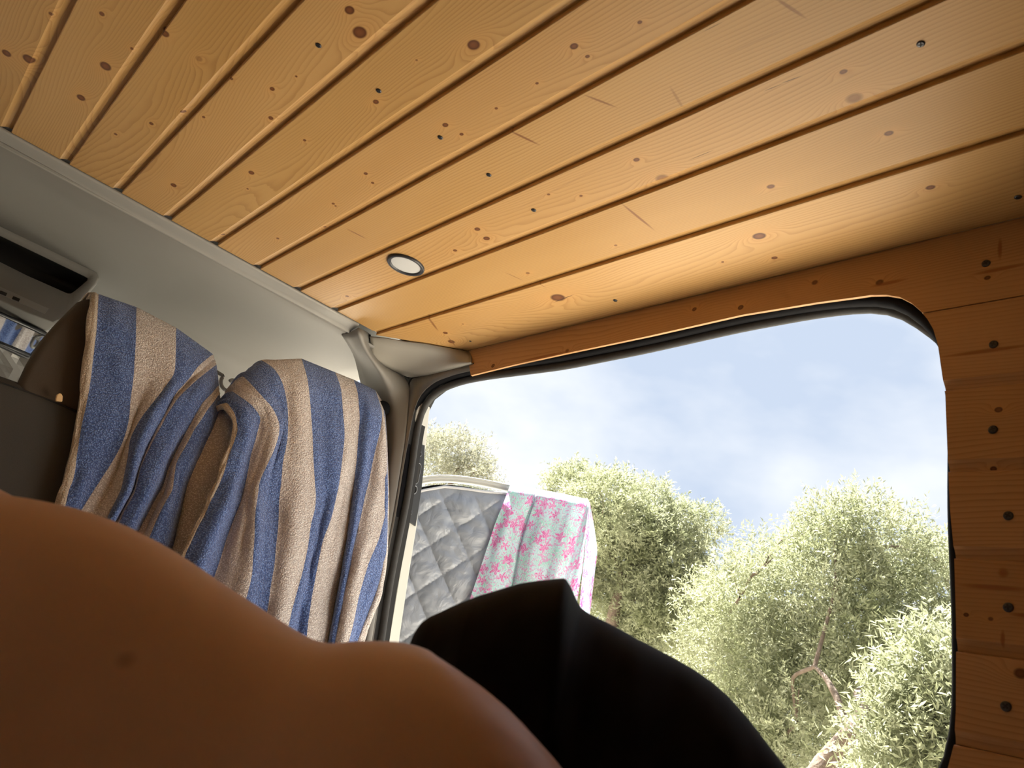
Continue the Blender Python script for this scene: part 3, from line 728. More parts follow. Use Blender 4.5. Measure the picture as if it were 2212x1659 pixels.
# ------------------------------------------------------------------ draped towels
def drape(name, lines, cols, depth, Y0, nper, rows_n, mats, back, ext, round_d=.035, wr=.004, seed=0, extra_bottom=0.14, inset=0.0):
    """lines: pixel polylines of stripe borders, top to bottom; depth: fold depth towards the room per border and per stripe middle"""
    L = []
    for ln in lines:
        p = [Vector((u, v, 0)) for u, v in ln]
        d = (p[-1] - p[-2]).normalized(); p.append(p[-1] + d * ext)
        L.append(smooth_path(p, rows_n, 4))
    nl = len(L)
    def depth_at(k, s):
        ks = k * 2
        i = int(ks); f = ks - i
        if i >= len(depth) - 1: i = len(depth) - 2; f = 1
        f = f * f * (3 - 2 * f)
        return depth[i] * (1 - f) + depth[i + 1] * f
    grid = []; mi_col = []
    ucoords = []
    for j in range(nl - 1):
        for q in range(nper): ucoords.append(j + q / nper); mi_col.append(cols[j])
    ucoords.append(nl - 1)
    top = []
    for r in range(rows_n):
        s = r / (rows_n - 1); row = []
        for k in ucoords:
            i = min(int(k), nl - 2); f = k - i
            a, b = L[i][r], L[i + 1][r]
            # smooth across border using neighbours (keeps stripes continuous)
            u = a.x * (1 - f) + b.x * f; v = a.y * (1 - f) + b.y * f
            amp = min(1, .15 + 1.5 * s)
            dd = depth_at(k, s) * amp
            rd = round_d * max(0, 1 - s / .10) ** 2
            w = noise.noise(Vector((k * 1.3 + seed, s * 5, 0))) * wr * 2 + noise.noise(Vector((k * 3.1 + seed, s * 12, 4))) * wr
            Y = lean_y(u, v, Y0(u)) + rd - dd + w
            row.append(at_y(u, v, Y))
        grid.append(row)
    up = []
    for (dy, dz) in back:
        up.append([p + Vector((noise.noise(Vector((i * .3, dz * 4, seed))) * .01, dy + noise.noise(Vector((i * .25, dz * 6, 9 + seed))) * min(.02, dy * .3), dz)) for i, p in enumerate(grid[0])])
    allrows = up[::-1] + grid
    vs, fs = loft(allrows)
    mi = []
    for _ in range(len(allrows) - 1): mi += mi_col
    o = mesh(name, vs, fs, None, None, True, mats, mi)
    return o, allrows, ucoords
BK = [(.010, .001), (.024, .001), (.042, -.003), (.058, -.014), (.068, -.035), (.072, -.08), (.074, -.14), (.076, -.20), (.078, -.27)]
tm = [M['t_blue'], M['t_beige'], M['t_hem']]
LL = [
 [(195, 636), (190, 700), (182, 780), (170, 870), (155, 960), (135, 1040), (120, 1100), (100, 1180)],
 [(211, 640), (205, 720), (195, 800), (186, 880), (171, 960), (151, 1050), (135, 1115), (117, 1190)],
 [(293, 668), (292, 740), (288, 800), (281, 850), (277, 900), (270, 945), (240, 1000), (204, 1058), (165, 1119), (140, 1180)],
 [(378, 712), (377, 760), (375, 815), (338, 862), (304, 908), (284, 950), (275, 1010), (266, 1060), (240, 1110), (215, 1160)],
 [(456, 768), (420, 800), (378, 848), (350, 900), (322, 955), (300, 1010), (284, 1060), (252, 1115), (228, 1160)],
 [(463, 790), (434, 815), (384, 862), (357, 905), (330, 960), (308, 1010), (298, 1060), (268, 1115), (248, 1160)],
 [(468, 832), (440, 868), (420, 900), (395, 950), (363, 1010), (345, 1060), (312, 1120), (288, 1170)],
 [(470, 852), (455, 875), (430, 912), (407, 955), (380, 1005), (372, 1060), (342, 1120), (318, 1180)],
 [(473, 876), (467, 905), (447, 950), (421, 1000), (402, 1050), (390, 1110), (376, 1170), (355, 1225)],
 [(502, 888), (510, 930), (496, 975), (476, 1030), (450, 1090), (424, 1150), (398, 1220), (380, 1250)]]
dl = [0, 0, .002, .004, -.004, -.014, .012, .028, .006, -.018, .022, .030, -.012, -.004, .030, .022, -.020, .004, .012]
tl, rl, ul = drape('beach_towel', LL, [2, 0, 1, 0, 1, 0, 1, 0, 1], dl, lambda u: 2.055 - .03 * (u - 200) / 300, 10, 90, tm, BK, 120, seed=1)
tag(tl, 'blue and beige striped terry towel over the left headrest, slipping to the right', 'towel', 'striped towels on the front seats')
RR = [
 [(483, 885), (500, 905), (506, 930), (494, 962), (470, 1030), (437, 1104), (405, 1170), (375, 1232), (350, 1290)],
 [(490, 872), (509, 900), (515, 932), (503, 966), (480, 1030), (448, 1104), (415, 1172), (388, 1234), (363, 1290)],
 [(505, 850), (540, 874), (562, 902), (554, 934), (542, 977), (532, 1025), (525, 1066), (508, 1110), (489, 1160), (460, 1250), (435, 1310)],
 [(527, 816), (556, 848), (585, 882), (601, 915), (600, 938), (588, 975), (573, 1013), (557, 1047), (552, 1090), (549, 1160), (542, 1240), (527, 1306), (512, 1370)],
 [(566, 783), (590, 798), (606, 822), (613, 845), (619, 880), (621, 917), (618, 953), (609, 1001), (604, 1072), (598, 1150), (593, 1206), (584, 1262), (575, 1320), (562, 1400)],
 [(650, 779), (662, 820), (668, 880), (673, 950), (676, 1020), (680, 1072), (677, 1100), (669, 1130), (660, 1195), (646, 1258), (627, 1320), (603, 1420)],
 [(722, 808), (734, 840), (738, 880), (741, 920), (742, 950), (736, 1000), (729, 1050), (713, 1117), (695, 1173), (683, 1228), (670, 1295), (660, 1373), (655, 1420)],
 [(762, 824), (772, 850), (776, 905), (773, 953), (767, 1013), (761, 1060), (752, 1155), (739, 1240), (727, 1306), (713, 1385), (705, 1430)],
 [(808, 846), (822, 890), (821, 920), (813, 955), (798, 1025), (784, 1085), (762, 1184), (748, 1251), (732, 1329), (722, 1385), (716, 1430)],
 [(824, 872), (829, 930), (832, 1000), (833, 1060), (831, 1108), (815, 1168), (794, 1215), (779, 1262), (769, 1297), (758, 1351), (748, 1395), (742, 1430)],
 [(826, 880), (830.5, 935), (833, 1005), (834.5, 1065), (833, 1130), (831, 1190), (825, 1240), (812, 1290), (791, 1340), (770, 1388), (755, 1430)],
 [(827, 885), (831.5, 938), (834, 1010), (836, 1070), (835, 1140), (833, 1195), (829, 1242), (819, 1292), (800, 1340), (782, 1388), (768, 1430)]]
dr = [.004, .006, .010, .026, -.014, .010, .034, .016, .012, .030, .020, .004, .012, -.002, -.022, .014, .006, .024, .018, .010, .002, .000, -.004]
def yr(u): return 1.965 - .035 * (u - 480) / 350
tr2, rr2, ur = drape('beach_towel', RR, [2, 0, 1, 0, 1, 0, 1, 0, 1, 0, 1], dr, yr, 10, 110, tm, BK, 60, seed=6)
tag(tr2, 'blue and beige striped terry towel over the right headrest, next to the door pillar', 'towel', 'striped towels on the front seats')
for o in (tl, tr2):
    s = o.modifiers.new('thick', 'SOLIDIFY'); s.thickness = .006; s.offset = -1
# raised woven hems
def hem(rows, idx, parent, r=.0045):
    o = tube('hem', resample([rw[idx] + Vector((0, -.002, 0)) for rw in rows[6:]], 90), r, M['t_hem'], parent, n=8, flat=(1, .8)); return o
hem(rl, 5, tl, .0085); hem(rr2, 5, tr2, .0055)

# ------------------------------------------------------------------ open front door, seen through the opening
HP = Vector((1.12, 2.75, 0)); dv = Vector((.93, -.70, 0)).normalized(); dn = Vector((dv.y, -dv.x, 0))
if dn.y > 0: dn = -dn
def dp(u, v, off=0.0): return at_p(u, v, HP + dn * off, dn)
door = empty('door_1', HP); tag(door, 'white open front passenger door of the van', kind='structure')
arc = [(880, 1050), (915, 1037), (950, 1034), (990, 1036), (1040, 1043), (1100, 1056), (1180, 1075), (1250, 1090)]
ap = [dp(u, v) for u, v in arc]
tip = dp(1258, 1092)
ap2 = ap + [tip + dv * .004 + Vector((0, 0, -.025)), tip - dv * .012 + Vector((0, 0, -.10)), tip - dv * .05 + Vector((0, 0, -.35)), tip - dv * .07 + Vector((0, 0, -.6)), tip - dv * .07 + Vector((0, 0, -1.2))]
fr = smooth_path(ap2, 60, 1)
adopt(tube('window_frame', fr, .024, M['white_paint'], n=12, flat=(1.0, .55), side=(dn.x, dn.y, 0)), door)
adopt(tube('frame_ridge', [p + dn * .020 + Vector((0, 0, .008)) for p in fr[:46]], .004, M['white_paint'], n=8), door)
adopt(tube('door_seal', smooth_path([dp(u, v, .012) for u, v in [(880, 1068), (912, 1056), (950, 1051), (1000, 1055), (1050, 1065), (1100, 1077), (1260, 1112)]], 30, 1), .009, M['rubber_black'], n=8), door)
q0 = HP + dv * .10; q1 = tip - dv * .07
lower = slab('door_panel', [Vector((q0.x, q0.y, -.15)), Vector((q1.x, q1.y, -.12)), Vector((q1.x, q1.y, -1.2)), Vector((q0.x, q0.y, -1.2))], -dn * .08, M['white_paint'], bev=.015); adopt(lower, door)
gq = slab('window_pane', [dp(880, 1052, -.02), dp(1000, 1045, -.02), dp(1240, 1095, -.02), Vector((q1.x, q1.y, -.12)) - dn * .02, Vector((q0.x, q0.y, -.15)) - dn * .02], -dn * .004, M['glass']); adopt(gq, door)
# quilted cover
qm = empty('quilted_window_cover', dp(1000, 1200, .03)); tag(qm, 'silver grey quilted thermal cover fixed inside the open front door window', 'window cover')
topl = resample([dp(u, v, .03) for u, v in [(850, 1092), (880, 1072), (915, 1060), (960, 1052), (1000, 1056), (1050, 1063), (1110, 1068), (1240, 1094)]], 150)
nr = 110; rows = []
o0 = topl[0]
def q2(u, v):
    p = dp(u, v, .03); return np.array([(p - HP).dot(dv), p.z])
qO = q2(985, 1143); qA = q2(1013, 1206) - qO; qB = q2(1040, 1108) - qO; qD = qA[0] * qB[1] - qA[1] * qB[0]
for j in range(nr):
    s = j / (nr - 1); row = []
    for i, tp in enumerate(topl):
        zb = -.28
        z = tp.z + (zb - tp.z) * s
        a = (tp - HP).dot(dv)
        # diamond lattice of stitch lines
        da = a - qO[0]; dz_ = z - qO[1]
        al_ = (da * qB[1] - dz_ * qB[0]) / qD; be_ = (qA[0] * dz_ - qA[1] * da) / qD
        l1 = abs(math.sin(math.pi * al_)); l2 = abs(math.sin(math.pi * be_))
        puff = .017 * (l1 ** .38) * (l2 ** .38)
        wr = .006 * noise.noise(Vector((a * 14, z * 30, 1.0))) + .003 * noise.noise(Vector((a * 45, z * 60, 7.0)))
        edge = min(1, s * 18)
        p = Vector((HP.x, HP.y, 0)) + dv * a + dn * (.024 + (puff + wr) * edge); p.z = z
        row.append(p)
    rows.append(row)
vs, fs = loft(rows)
cv = mesh('quilted_panel', vs, fs, M['quilt'], None, True); s = cv.modifiers.new('thick', 'SOLIDIFY'); s.thickness = .008; s.offset = -1
adopt(cv, qm)
M['binding'] = noisy(mat('grey_binding_tape', (0.55, 0.55, 0.57), 0.7), 500, .1, .3, .0005)
adopt(tube('binding', [p + dn * .006 for p in topl], .0055, M['binding'], n=8), qm)

# flowered wrap over the door tip
WW = [
 [(1102, 1048), (1088, 1085), (1070, 1130), (1050, 1190), (1030, 1250), (1013, 1300), (1000, 1350)],
 [(1152, 1056), (1150, 1085), (1133, 1125), (1118, 1180), (1108, 1240), (1098, 1300), (1090, 1350)],
 [(1160, 1058), (1156, 1082), (1142, 1125), (1124, 1190), (1116, 1240), (1106, 1300), (1100, 1350)],
 [(1215, 1068), (1208, 1110), (1196, 1160), (1184, 1210), (1172, 1260), (1160, 1350)],
 [(1268, 1080), (1262, 1105), (1244, 1160), (1226, 1215), (1210, 1265), (1190, 1350)],
 [(1271, 1081), (1267, 1110), (1256, 1170), (1240, 1220), (1226, 1268), (1210, 1350)],
 [(1272, 1082), (1271, 1115), (1263, 1180), (1258, 1230), (1248, 1290), (1240, 1350)]]
dw = [.0, .012, -.006, -.012, .004, .018, .008, .014, .004, -.018, -.004, .012, 0]
def drape_door(name, lines, depth, nper, rows_n, off0, seed, back):
    L = [smooth_path([Vector((u, v, 0)) for u, v in ln], rows_n, 3) for ln in lines]
    nl = len(L); uc = []
    for j in range(nl - 1):
        for q in range(nper): uc.append(j + q / nper)
    uc.append(nl - 1)
    rows = []
    for r in range(rows_n):
        s = r / (rows_n - 1); row = []
        for k in uc:
            i = min(int(k), nl - 2); f = k - i
            a, b = L[i][r], L[i + 1][r]; u = a.x + (b.x - a.x) * f; v = a.y + (b.y - a.y) * f
            kk = k * 2; ii = min(int(kk), len(depth) - 2); ff = kk - ii; ff = ff * ff * (3 - 2 * ff)
            d = (depth[ii] * (1 - ff) + depth[ii + 1] * ff) * min(1, .2 + 2 * s)
            w = .006 * noise.noise(Vector((k * 4 + seed, s * 3, 2))) + .003 * noise.noise(Vector((k * 9 + seed, s * 9, 5)))
            row.append(dp(u, v, off0 - .03 * max(0, 1 - s / .06) ** 2 + d + w))
        rows.append(row)
    up = [[p - dn * a + Vector((0, 0, b)) for p in rows[0]] for a, b in back]
    allr = up[::-1] + rows
    vs, fs = loft(allr)
    o = mesh(name, vs, fs, M['wrap'], None, True)
    uvl = o.data.uv_layers.new(name='UVMap')
    # cloth coordinates in metres: distance along row / column
    nc = len(uc); U = np.zeros((len(allr), nc)); V = np.zeros((len(allr), nc))
    for i in range(len(allr)):
        for j in range(nc):
            if j: U[i, j] = U[i, j - 1] + (allr[i][j] - allr[i][j - 1]).length
            if i: V[i, j] = V[i - 1, j] + (allr[i][j] - allr[i - 1][j]).length
    Um = np.tile(U[len(allr) // 2], (len(allr), 1))
    vi = np.zeros(len(o.data.loops), dtype=np.int32); o.data.loops.foreach_get('vertex_index', vi)
    uvs = np.stack([Um.ravel()[vi], V.ravel()[vi]], 1).astype(np.float32)
    uvl.data.foreach_set('uv', uvs.ravel())
    return o
wr = drape_door('beach_wrap', WW, dw, 9, 60, .060, 3, [(.02, .008), (.06, .010), (.10, -.01), (.115, -.06), (.12, -.16), (.13, -.30), (.14, -.42)])
tag(wr, 'aqua beach wrap printed with pink flowers, hung over the open front door', 'beach wrap')
flap = drape_door('wrap_tail', [[(1271, 1083), (1268, 1130), (1262, 1200), (1256, 1260), (1250, 1330)], [(1272.5, 1084), (1276, 1140), (1280, 1200), (1272, 1260), (1262, 1330)], [(1274, 1085), (1284, 1140), (1291, 1190), (1284, 1245), (1274, 1330)]], [0, .02, 0, -.02, 0], 7, 40, -.02, 9, [(.02, 0)])
adopt(flap, wr)

# ------------------------------------------------------------------ person
def ell(c, ax, rz, ry, n=28, p=2.2):
    """section ring: ax is the body axis direction at c (horizontal-ish)"""
    ax = Vector(ax).normalized(); side = ax.cross(Vector((0, 0, 1)))
    side.normalize(); up = side.cross(ax).normalized()
    if up.z < 0: up = -up
    out = []
    for k in range(n):
        th = 2 * math.pi * k / n; cs, sn = math.cos(th), math.sin(th)
        r = (abs(cs) ** p + abs(sn) ** p) ** (-1 / p)
        out.append(Vector(c) + side * (cs * r * ry) + up * (sn * r * rz))
    return out
def path_body(sec, n=28, p=2.2):
    rings = []
    m = len(sec)
    for i, (c, rz, ry) in enumerate(sec):
        a = Vector(sec[min(i + 1, m - 1)][0]) - Vector(sec[max(i - 1, 0)][0])
        rings.append(ell(c, a, rz, ry, n, p))
    vs, fs = loft(rings, True)
    fs.append(tuple(range(n - 1, -1, -1))); fs.append(tuple((m - 1) * n + k for k in range(n)))
    return vs, fs
def dense(sec, k=6):
    """catmull-rom through the sections"""
    arr = [np.array([*c, a, b]) for c, a, b in sec]; out = []
    for i in range(len(arr) - 1):
        p0, p1, p2, p3 = arr[max(i - 1, 0)], arr[i], arr[i + 1], arr[min(i + 2, len(arr) - 1)]
        for q in range(k):
            t = q / k
            out.append(.5 * ((2 * p1) + (-p0 + p2) * t + (2 * p0 - 5 * p1 + 4 * p2 - p3) * t * t + (-p0 + 3 * p1 - 3 * p2 + p3) * t ** 3))
    out.append(arr[-1])
    return [((q[0], q[1], q[2]), float(q[3]), float(q[4])) for q in out]
def top(u, v, r, rz, ry, dz=0):
    p = at_r(u, v, r); return ((p.x, p.y, p.z - rz + dz), rz, ry)
parts = []
torso = [((-.235, .86, -.13), .052, .05), ((-.20, .83, -.11), .09, .075), ((-.15, .785, -.085), .165, .09), ((-.08, .74, -.095), .165, .105), ((-.01, .69, -.105), .160, .115),
         top(0, 1058, .600, .160, .115), top(200, 1104, .562, .150, .112), top(400, 1226, .535, .140, .108), top(600, 1352, .512, .130, .105), top(700, 1402, .505, .128, .105),
         top(790, 1404, .500, .130, .108), top(880, 1392, .500, .135, .112), top(960, 1396, .505, .138, .112), top(1040, 1430, .520, .128, .105), top(1110, 1490, .545, .105, .09), top(1165, 1570, .575, .07, .065)]
parts.append(path_body(dense(torso)))
hip = top(960, 1410, .56, .135, .12)[0]
thigh = [((hip[0], hip[1] + .02, hip[2] + .01), .115, .115), ((.44, .50, -.15), .105, .10), ((.56, .51, -.16), .088, .085), ((.70, .50, -.18), .068, .068), ((.78, .47, -.19), .062, .062),
         ((.78, .36, -.20), .056, .056), ((.74, .22, -.21), .052, .050), ((.68, .02, -.23), .036, .036), ((.66, -.05, -.24), .034, .034), ((.66, -.09, -.25), .038, .035), ((.71, -.15, -.26), .028, .040), ((.77, -.19, -.27), .018, .040)]
parts.append(path_body(dense(thigh, 4), 20, 2.0))
thigh2 = [(((a[0] + .02), a[1] + .04, min(-.22, a[2] - .06)), rz * .95, ry * .95) for a, rz, ry in thigh]
parts.append(path_body(dense(thigh2, 4), 20, 2.0))
head = [((-.235, .86, -.13), .052, .05), ((-.30, .905, -.13), .052, .052), ((-.335, .93, -.125), .075, .08), ((-.38, .96, -.12), .088, .10), ((-.43, 1.0, -.12), .085, .10), ((-.48, 1.03, -.12), .055, .07), ((-.495, 1.04, -.12), .02, .02)]
parts.append(path_body(dense(head, 4), 20, 2.0))
parts.append(path_body([((-.33, 1.035, -.125), .012, .010), ((-.345, 1.055, -.125), .016, .012), ((-.37, 1.075, -.125), .010, .010)], 12, 2.0))  # nose
arm = [((-.15, .80, -.05), .055, .055), ((-.10, .90, -.06), .048, .048), ((-.05, 1.02, -.12), .040, .040), ((-.04, 1.05, -.16), .038, .038), ((-.14, 1.12, -.22), .034, .034), ((-.24, 1.16, -.255), .024, .028), ((-.29, 1.17, -.262), .020, .040), ((-.34, 1.18, -.268), .016, .042), ((-.36, 1.185, -.270), .012, .034)]
parts.append(path_body(dense(arm, 4), 18, 2.0))
for k, (oy, ln_) in enumerate([(-.033, .060), (-.011, .072), (.011, .068), (.032, .052)]):
    parts.append(path_body([((-.345, 1.181 + oy, -.268), .0085, .0085), ((-.345 - ln_ * .5, 1.181 + oy * 1.15, -.266), .0080, .0080), ((-.345 - ln_ * .85, 1.183 + oy * 1.2, -.274), .0072, .0072), ((-.345 - ln_, 1.183 + oy * 1.2, -.280), .0055, .0055)], 10, 2.0))
parts.append(path_body([((-.29, 1.14, -.262), .011, .011), ((-.315, 1.115, -.262), .010, .010), ((-.345, 1.10, -.268), .008, .008)], 10, 2.0))
vs = []; fs = []
for v_, f__ in parts:
    k = len(vs); vs += v_; fs += [tuple(i + k for i in q) for q in f__]
raw = mesh('raw_body', vs, fs, M['skin'])
bm = bmesh.new(); bm.from_mesh(raw.data); bmesh.ops.recalc_face_normals(bm, faces=bm.faces); bm.to_mesh(raw.data); bm.free()
rm = raw.modifiers.new('r', 'REMESH'); rm.mode = 'VOXEL'; rm.voxel_size = .0065; rm.use_smooth_shade = True
sm_ = raw.modifiers.new('s', 'SMOOTH'); sm_.iterations = 14; sm_.factor = .5
dg = bpy.context.evaluated_depsgraph_get()
bme = bpy.data.meshes.new_from_object(raw.evaluated_get(dg))
bpy.data.objects.remove(raw)
if not bme.materials: bme.materials.append(M['skin'])
bme.polygons.foreach_set('use_smooth', [True] * len(bme.polygons))
per = bpy.data.objects.new('person', bme); COL.objects.link(per)
tag(per, 'person lying on their side in front of the camera, bare back, black shorts', 'person')

# hair cap
hv = [(c, rz * 1.10 + .004, ry * 1.10 + .004) for c, rz, ry in [((-.372, .93, -.11), .060, .070), ((-.395, .955, -.105), .082, .098), ((-.43, .985, -.105), .085, .100), ((-.475, 1.01, -.105), .066, .08), ((-.50, 1.03, -.11), .03, .04)]]
vs, fs = path_body(dense(hv, 4), 24, 2.0)
mesh('hair', vs, fs, M['hair'], per, True)

# shorts: loose cloth around hip and thigh, open leg edge standing up
SH = [(884, 1392, .60), (895, 1366, .605), (910, 1345, .61), (928, 1332, .615), (945, 1325, .62), (970, 1313, .625), (1000, 1300, .63), (1035, 1287, .64), (1070, 1277, .645), (1100, 1268, .65), (1125, 1261, .655), (1160, 1256, .66), (1200, 1252, .665), (1221, 1251, .667),
      (1232, 1268, .67), (1242, 1290, .675), (1254, 1313, .68), (1272, 1326, .685), (1290, 1335, .69), (1320, 1350, .695), (1350, 1366, .70), (1380, 1383, .70), (1420, 1403, .705), (1460, 1424, .71), (1500, 1447, .71),
      (1540, 1475, .71), (1575, 1506, .71), (1610, 1545, .71), (1640, 1583, .71), (1670, 1622, .71), (1700, 1660, .71), (1735, 1712, .71), (1770, 1775, .71), (1800, 1840, .71)]
rings = []; NS = 64
m = len(SH)
tp = [at_r(u, v, r) for u, v, r in SH]
tp = resample(tp, 150)
m = len(tp)
for i in range(m):
    s = i / (m - 1)
    c = tp[i]
    radial = Vector((c.x, c.y, 0)).normalized()
    hgt = max(.02, c.z + .285)
    dpt = .030 + .115 * min(1, s / .16) ** .7
    if s > .75: dpt *= 1 - .45 * (s - .75) / .25
    ring = []
    for k in range(NS):
        th = 2 * math.pi * k / NS
        cs, sn = math.cos(th), math.sin(th)
        # sharp-ish crest on top, round below
        zz = c.z - hgt / 2 + hgt / 2 * sn
        wdt = dpt * cs * (0.80 + .28 * (1 - sn) / 2)
        q = Vector((c.x, c.y, zz)) + radial * (wdt + dpt * .35 * 0)
        # folds running down from the raised corner and along the thigh
        near = max(0, -cs)
        f1 = .009 * math.exp(-((s - .36 - .20 * (1 - sn) / 2) / .035) ** 2)
        f2 = .010 * math.exp(-((s - .52 - .16 * (1 - sn) / 2) / .05) ** 2)
        f3 = .005 * math.exp(-((s - .20 - .10 * (1 - sn) / 2) / .04) ** 2)
        nn = .010 * noise.noise(Vector((s * 7, sn * 2.2, cs * 1.5))) + .004 * noise.noise(Vector((s * 22, sn * 5, cs * 3)))
        q += radial * (-(f1 + f2 + f3) * near + nn * (1 - max(0, sn) ** 4))
        ring.append(q)
    rings.append(ring)
vs, fs = loft(rings, True)
sh = mesh('shorts', vs, fs, M['shorts'], per, True)
s = sh.modifiers.new('thick', 'SOLIDIFY'); s.thickness = .002

# ------------------------------------------------------------------ bed
bed = empty('bed', (.1, .3, -.6)); tag(bed, 'low bed with linen sheet under the lying person', 'bed')
bb = box('mattress', (-.62, -1.15, -.44), (1.04, 1.45, -.325), M['sheet'], bev=.03); adopt(bb, bed)
adopt(box('bed_base', (-.62, -1.15, -.98), (1.0, 1.40, -.44), wood('bed_board', [], 77., base=(.6, .38, .2))), bed)

# ================================================================== OUTSIDE
tag(mesh('ground', [(-60, -60, -1.75), (60, -60, -1.75), (60, 60, -1.75), (-60, 60, -1.75)], [(0, 1, 2, 3)], M['earth']), 'pale dry ground outside the van', kind='structure')

def branch_mesh(paths):
    vs = []; fs = []
    for pts, r0, r1 in paths:
        pts = smooth_path(pts, max(6, len(pts) * 4), 1); n = 9; k0 = len(vs); m = len(pts)
        for i, p in enumerate(pts):
            t_ = (pts[min(i + 1, m - 1)] - pts[max(i - 1, 0)]).normalized()
            ref = Vector((1, 0, 0)) if abs(t_.x) < .8 else Vector((0, 1, 0))
            u = (ref - t_ * ref.dot(t_)).normalized(); w = t_.cross(u); r = r0 + (r1 - r0) * i / (m - 1)
            for k in range(n):
                th = 2 * math.pi * k / n; rr_ = r * (1 + .16 * noise.noise(Vector((k * 1.3, i * .5, r0 * 90))))
                vs.append(p + u * math.cos(th) * rr_ + w * math.sin(th) * rr_)
        for i in range(m - 1):
            for k in range(n): fs.append((k0 + i * n + k, k0 + i * n + (k + 1) % n, k0 + (i + 1) * n + (k + 1) % n, k0 + (i + 1) * n + k))
    return vs, fs
def leaves(blobs, count, ln, wd, droop=0.0, per=12, tw=.30, shell=.55):
    """numpy twigs with opposite leaves inside ellipsoid blobs (centre, radius)"""
    C = np.array([b[0] for b in blobs]); R = np.array([b[1] for b in blobs])
    wts = R ** 2.2; wts /= wts.sum()
    nt_ = count // per
    idx = rng.choice(len(blobs), nt_, p=wts)
    d = rng.normal(size=(nt_, 3)); d /= np.linalg.norm(d, axis=1)[:, None]
    rad = (shell + (1 - shell) * rng.random(nt_) ** .7)
    # lumpy crown surface
    lump = 1 + .22 * np.sin(d[:, 0] * 7 + idx) * np.sin(d[:, 1] * 6 + 2 * idx) + .12 * np.sin(d[:, 2] * 13 + idx * 3)
    P = C[idx] + d * (R[idx] * rad * lump)[:, None]
    D = d + rng.normal(size=(nt_, 3)) * .55 + np.array([0, 0, .55 - droop]); D /= np.linalg.norm(D, axis=1)[:, None]
    t = (np.arange(per) + .5) / per
    Tp = P[:, None, :] + D[:, None, :] * (t[None, :, None] * tw)
    Tp[:, :, 2] -= (t ** 2 * tw * (.15 + droop * .4))[None, :]
    Tp = Tp.reshape(-1, 3); N = len(Tp)
    Dr = np.repeat(D, per, axis=0)
    side = rng.normal(size=(N, 3)); side -= Dr * (side * Dr).sum(1)[:, None]; side /= np.linalg.norm(side, axis=1)[:, None]
    ld = Dr * .65 + side * .85; ld /= np.linalg.norm(ld, axis=1)[:, None]
    wv = np.cross(ld, rng.normal(size=(N, 3))); wv /= np.linalg.norm(wv, axis=1)[:, None]
    L_ = (ln * (.65 + .6 * rng.random(N)))[:, None]; W_ = (wd * (.7 + .6 * rng.random(N)))[:, None]
    V = np.stack([Tp, Tp + ld * L_ * .45 + wv * W_ * .5, Tp + ld * L_, Tp + ld * L_ * .45 - wv * W_ * .5], 1).reshape(-1, 3)
    return V
def leaf_obj(name, V, m, parent):
    n = len(V) // 4
    me = bpy.data.meshes.new(name)
    me.vertices.add(len(V)); me.vertices.foreach_set('co', V.astype(np.float32).ravel())
    me.loops.add(len(V)); me.loops.foreach_set('vertex_index', np.arange(len(V), dtype=np.int32))
    me.polygons.add(n); me.polygons.foreach_set('loop_start', np.arange(0, len(V), 4, dtype=np.int32))
    me.materials.append(m); me.update(calc_edges=True)
    o = bpy.data.objects.new(name, me); COL.objects.link(o); adopt(o, parent); o['kind'] = 'stuff'
    return o
def pos(u, v, dist): d = ray(u, v); return Vector(d / np.linalg.norm(d) * dist)
def tree(label, blobs_px, dist, count, ln, wd, trunks, m, droop=0., foot=None, extra=(), tw=.3, jit=.5):
    bl = []
    for b in blobs_px:
        u, v, r = b[:3]; dd = dist + (b[3] if len(b) > 3 else rng.uniform(-jit, jit))
        bl.append((np.array(pos(u, v, dd)), r / F * dd))
    bl += [(np.array(c), r) for c, r in extra]
    tr_ = []
    for pxs, r0, r1 in trunks:
        tr_.append(([pos(u, v, dist - .1 + dd_) for u, v, dd_ in pxs], r0, r1))
    base = tr_[0][0][0]
    ft = Vector((base.x - .15, base.y + .1, -1.78))
    tr_.insert(0, ([ft, (ft + base) / 2 + Vector((.08, -.05, 0)), base, base + (tr_[0][0][1] - base) * .3], tr_[0][1] * 1.35, tr_[0][1]))
    # branches reaching into the crown blobs
    for c, r in bl[::2]:
        c = Vector(c); src = min([p for q in tr_ for p in q[0]], key=lambda p: (p - c).length)
        mid = (src + c) / 2 + Vector((rng.uniform(-.2, .2), rng.uniform(-.2, .2), rng.uniform(-.1, .2)))
        tr_.append(([src, mid, c, c + Vector((rng.uniform(-.2, .2), rng.uniform(-.2, .2), r * .7))], .016, .005))
    root = empty('olive_tree', ft); tag(root, label, 'tree', 'olive trees outside the van')
    vs, fs = branch_mesh(tr_)
    adopt(mesh('trunk', vs, fs, M['bark'], None, True), root)
    leaf_obj('foliage', leaves(bl, count, ln, wd, droop, tw=tw), m, root)
    return root
tree('small pale olive crown rising behind the open door frame, leftmost tree', [(985, 1000, 62), (935, 1010, 55), (1035, 1030, 34), (960, 972, 36), (1010, 1040, 50), (925, 960, 22)], 13, 16000, .07, .014,
     [([(960, 1250, 0), (965, 1120, 0), (975, 1030, 0)], .10, .04)], M['leaf_far'], tw=.28)
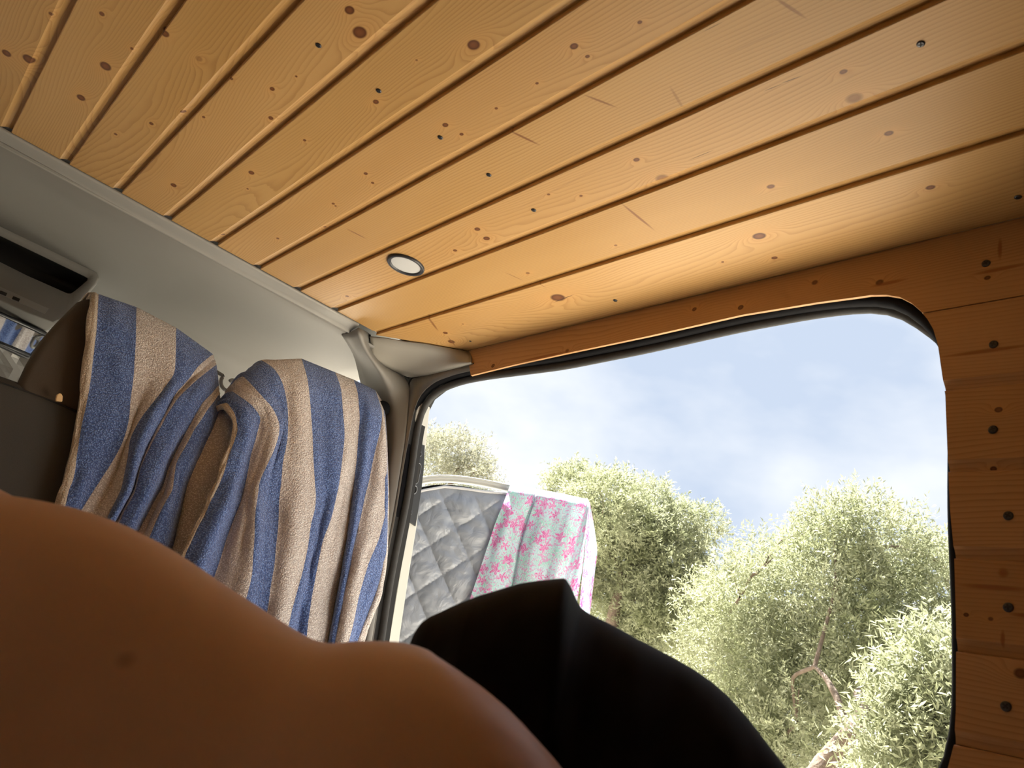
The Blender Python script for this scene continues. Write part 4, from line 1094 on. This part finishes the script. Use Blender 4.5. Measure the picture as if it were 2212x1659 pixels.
tree('rounded olive tree with a thin leaning trunk, directly behind the flowered wrap', [(1235, 1062, 52), (1205, 1050, 20), (1305, 1105, 82), (1390, 1115, 66), (1470, 1140, 48), (1528, 1140, 30), (1335, 1200, 92), (1440, 1215, 70), (1260, 1160, 62), (1230, 1240, 60),
     (1400, 1300, 76), (1300, 1300, 50), (1480, 1330, 70), (1430, 1400, 60), (1500, 1240, 38), (1350, 1150, 60), (1180, 1180, 50), (1350, 1400, 40)], 9.5, 150000, .055, .013,
     [([(1300, 1480, 0), (1315, 1390, 0), (1330, 1300, 0), (1368, 1215, 0)], .10, .05), ([(1330, 1300, 0), (1345, 1240, 0), (1290, 1150, 0)], .05, .02), ([(1368, 1215, 0), (1420, 1160, 0)], .04, .02)], M['leaf'], tw=.2)
tree('large dense olive tree with a forked brown trunk, at the right of the opening', [(1800, 1138, 56), (1868, 1128, 54), (1738, 1160, 30), (1638, 1180, 24), (1640, 1235, 46), (1780, 1205, 78), (1890, 1180, 84), (1985, 1245, 52), (2015, 1205, 26), (2060, 1205, 28),
     (1600, 1290, 70), (1700, 1300, 90), (1820, 1310, 100), (1940, 1320, 96), (2050, 1280, 80), (1560, 1360, 60), (1540, 1420, 66), (1640, 1410, 88), (1740, 1430, 90), (1860, 1420, 96), (1980, 1430, 90),
     (1640, 1520, 80), (1720, 1560, 84), (1930, 1560, 90), (2060, 1440, 80), (2060, 1600, 90), (1690, 1680, 90), (1960, 1700, 90), (1520, 1300, 40), (1600, 1600, 80), (1760, 1650, 60)], 7.2, 310000, .047, .0115,
     [([(1750, 1700, -1.2), (1800, 1625, -1.2), (1850, 1570, -1.2), (1868, 1530, -1.1), (1855, 1495, -1.0)], .082, .035), ([(1835, 1590, -1.2), (1880, 1562, -1.2), (1905, 1545, -1.1), (1935, 1525, -.9)], .045, .02),
      ([(1830, 1580, -1.2), (1810, 1510, -1.1), (1785, 1465, -1.0), (1760, 1440, -.8)], .030, .012)], M['leaf'], tw=.2,
     extra=[((7.2, .2, .2), .9), ((7.4, -.6, .4), 1.0), ((7.2, -.3, -.8), 1.0)])
tree('near olive branches with longer leaves, low at the right edge of the opening', [(1985, 1440, 42, 0), (2040, 1420, 46, 0), (2000, 1520, 60, 0), (1950, 1600, 60, 0), (2045, 1560, 60, 0), (1960, 1680, 60, 0), (2060, 1660, 70, 0)], 5.2, 20000, .060, .013,
     [([(2120, 1760, 0), (2060, 1640, .1), (2020, 1560, .1)], .04, .015)], M['leaf'], .3, tw=.26)
tree('dim olive tree standing lower behind the gap in the crowns', [(1400, 1380, 70), (1500, 1400, 80), (1300, 1380, 60), (1600, 1450, 90), (1450, 1480, 90), (1700, 1500, 100), (1850, 1550, 120), (2000, 1550, 120), (1300, 1480, 80), (1150, 1480, 90)], 16, 60000, .11, .03,
     [([(1500, 1600, 0), (1500, 1500, 0), (1510, 1420, 0)], .15, .06)], M['leaf_far'], tw=.5)
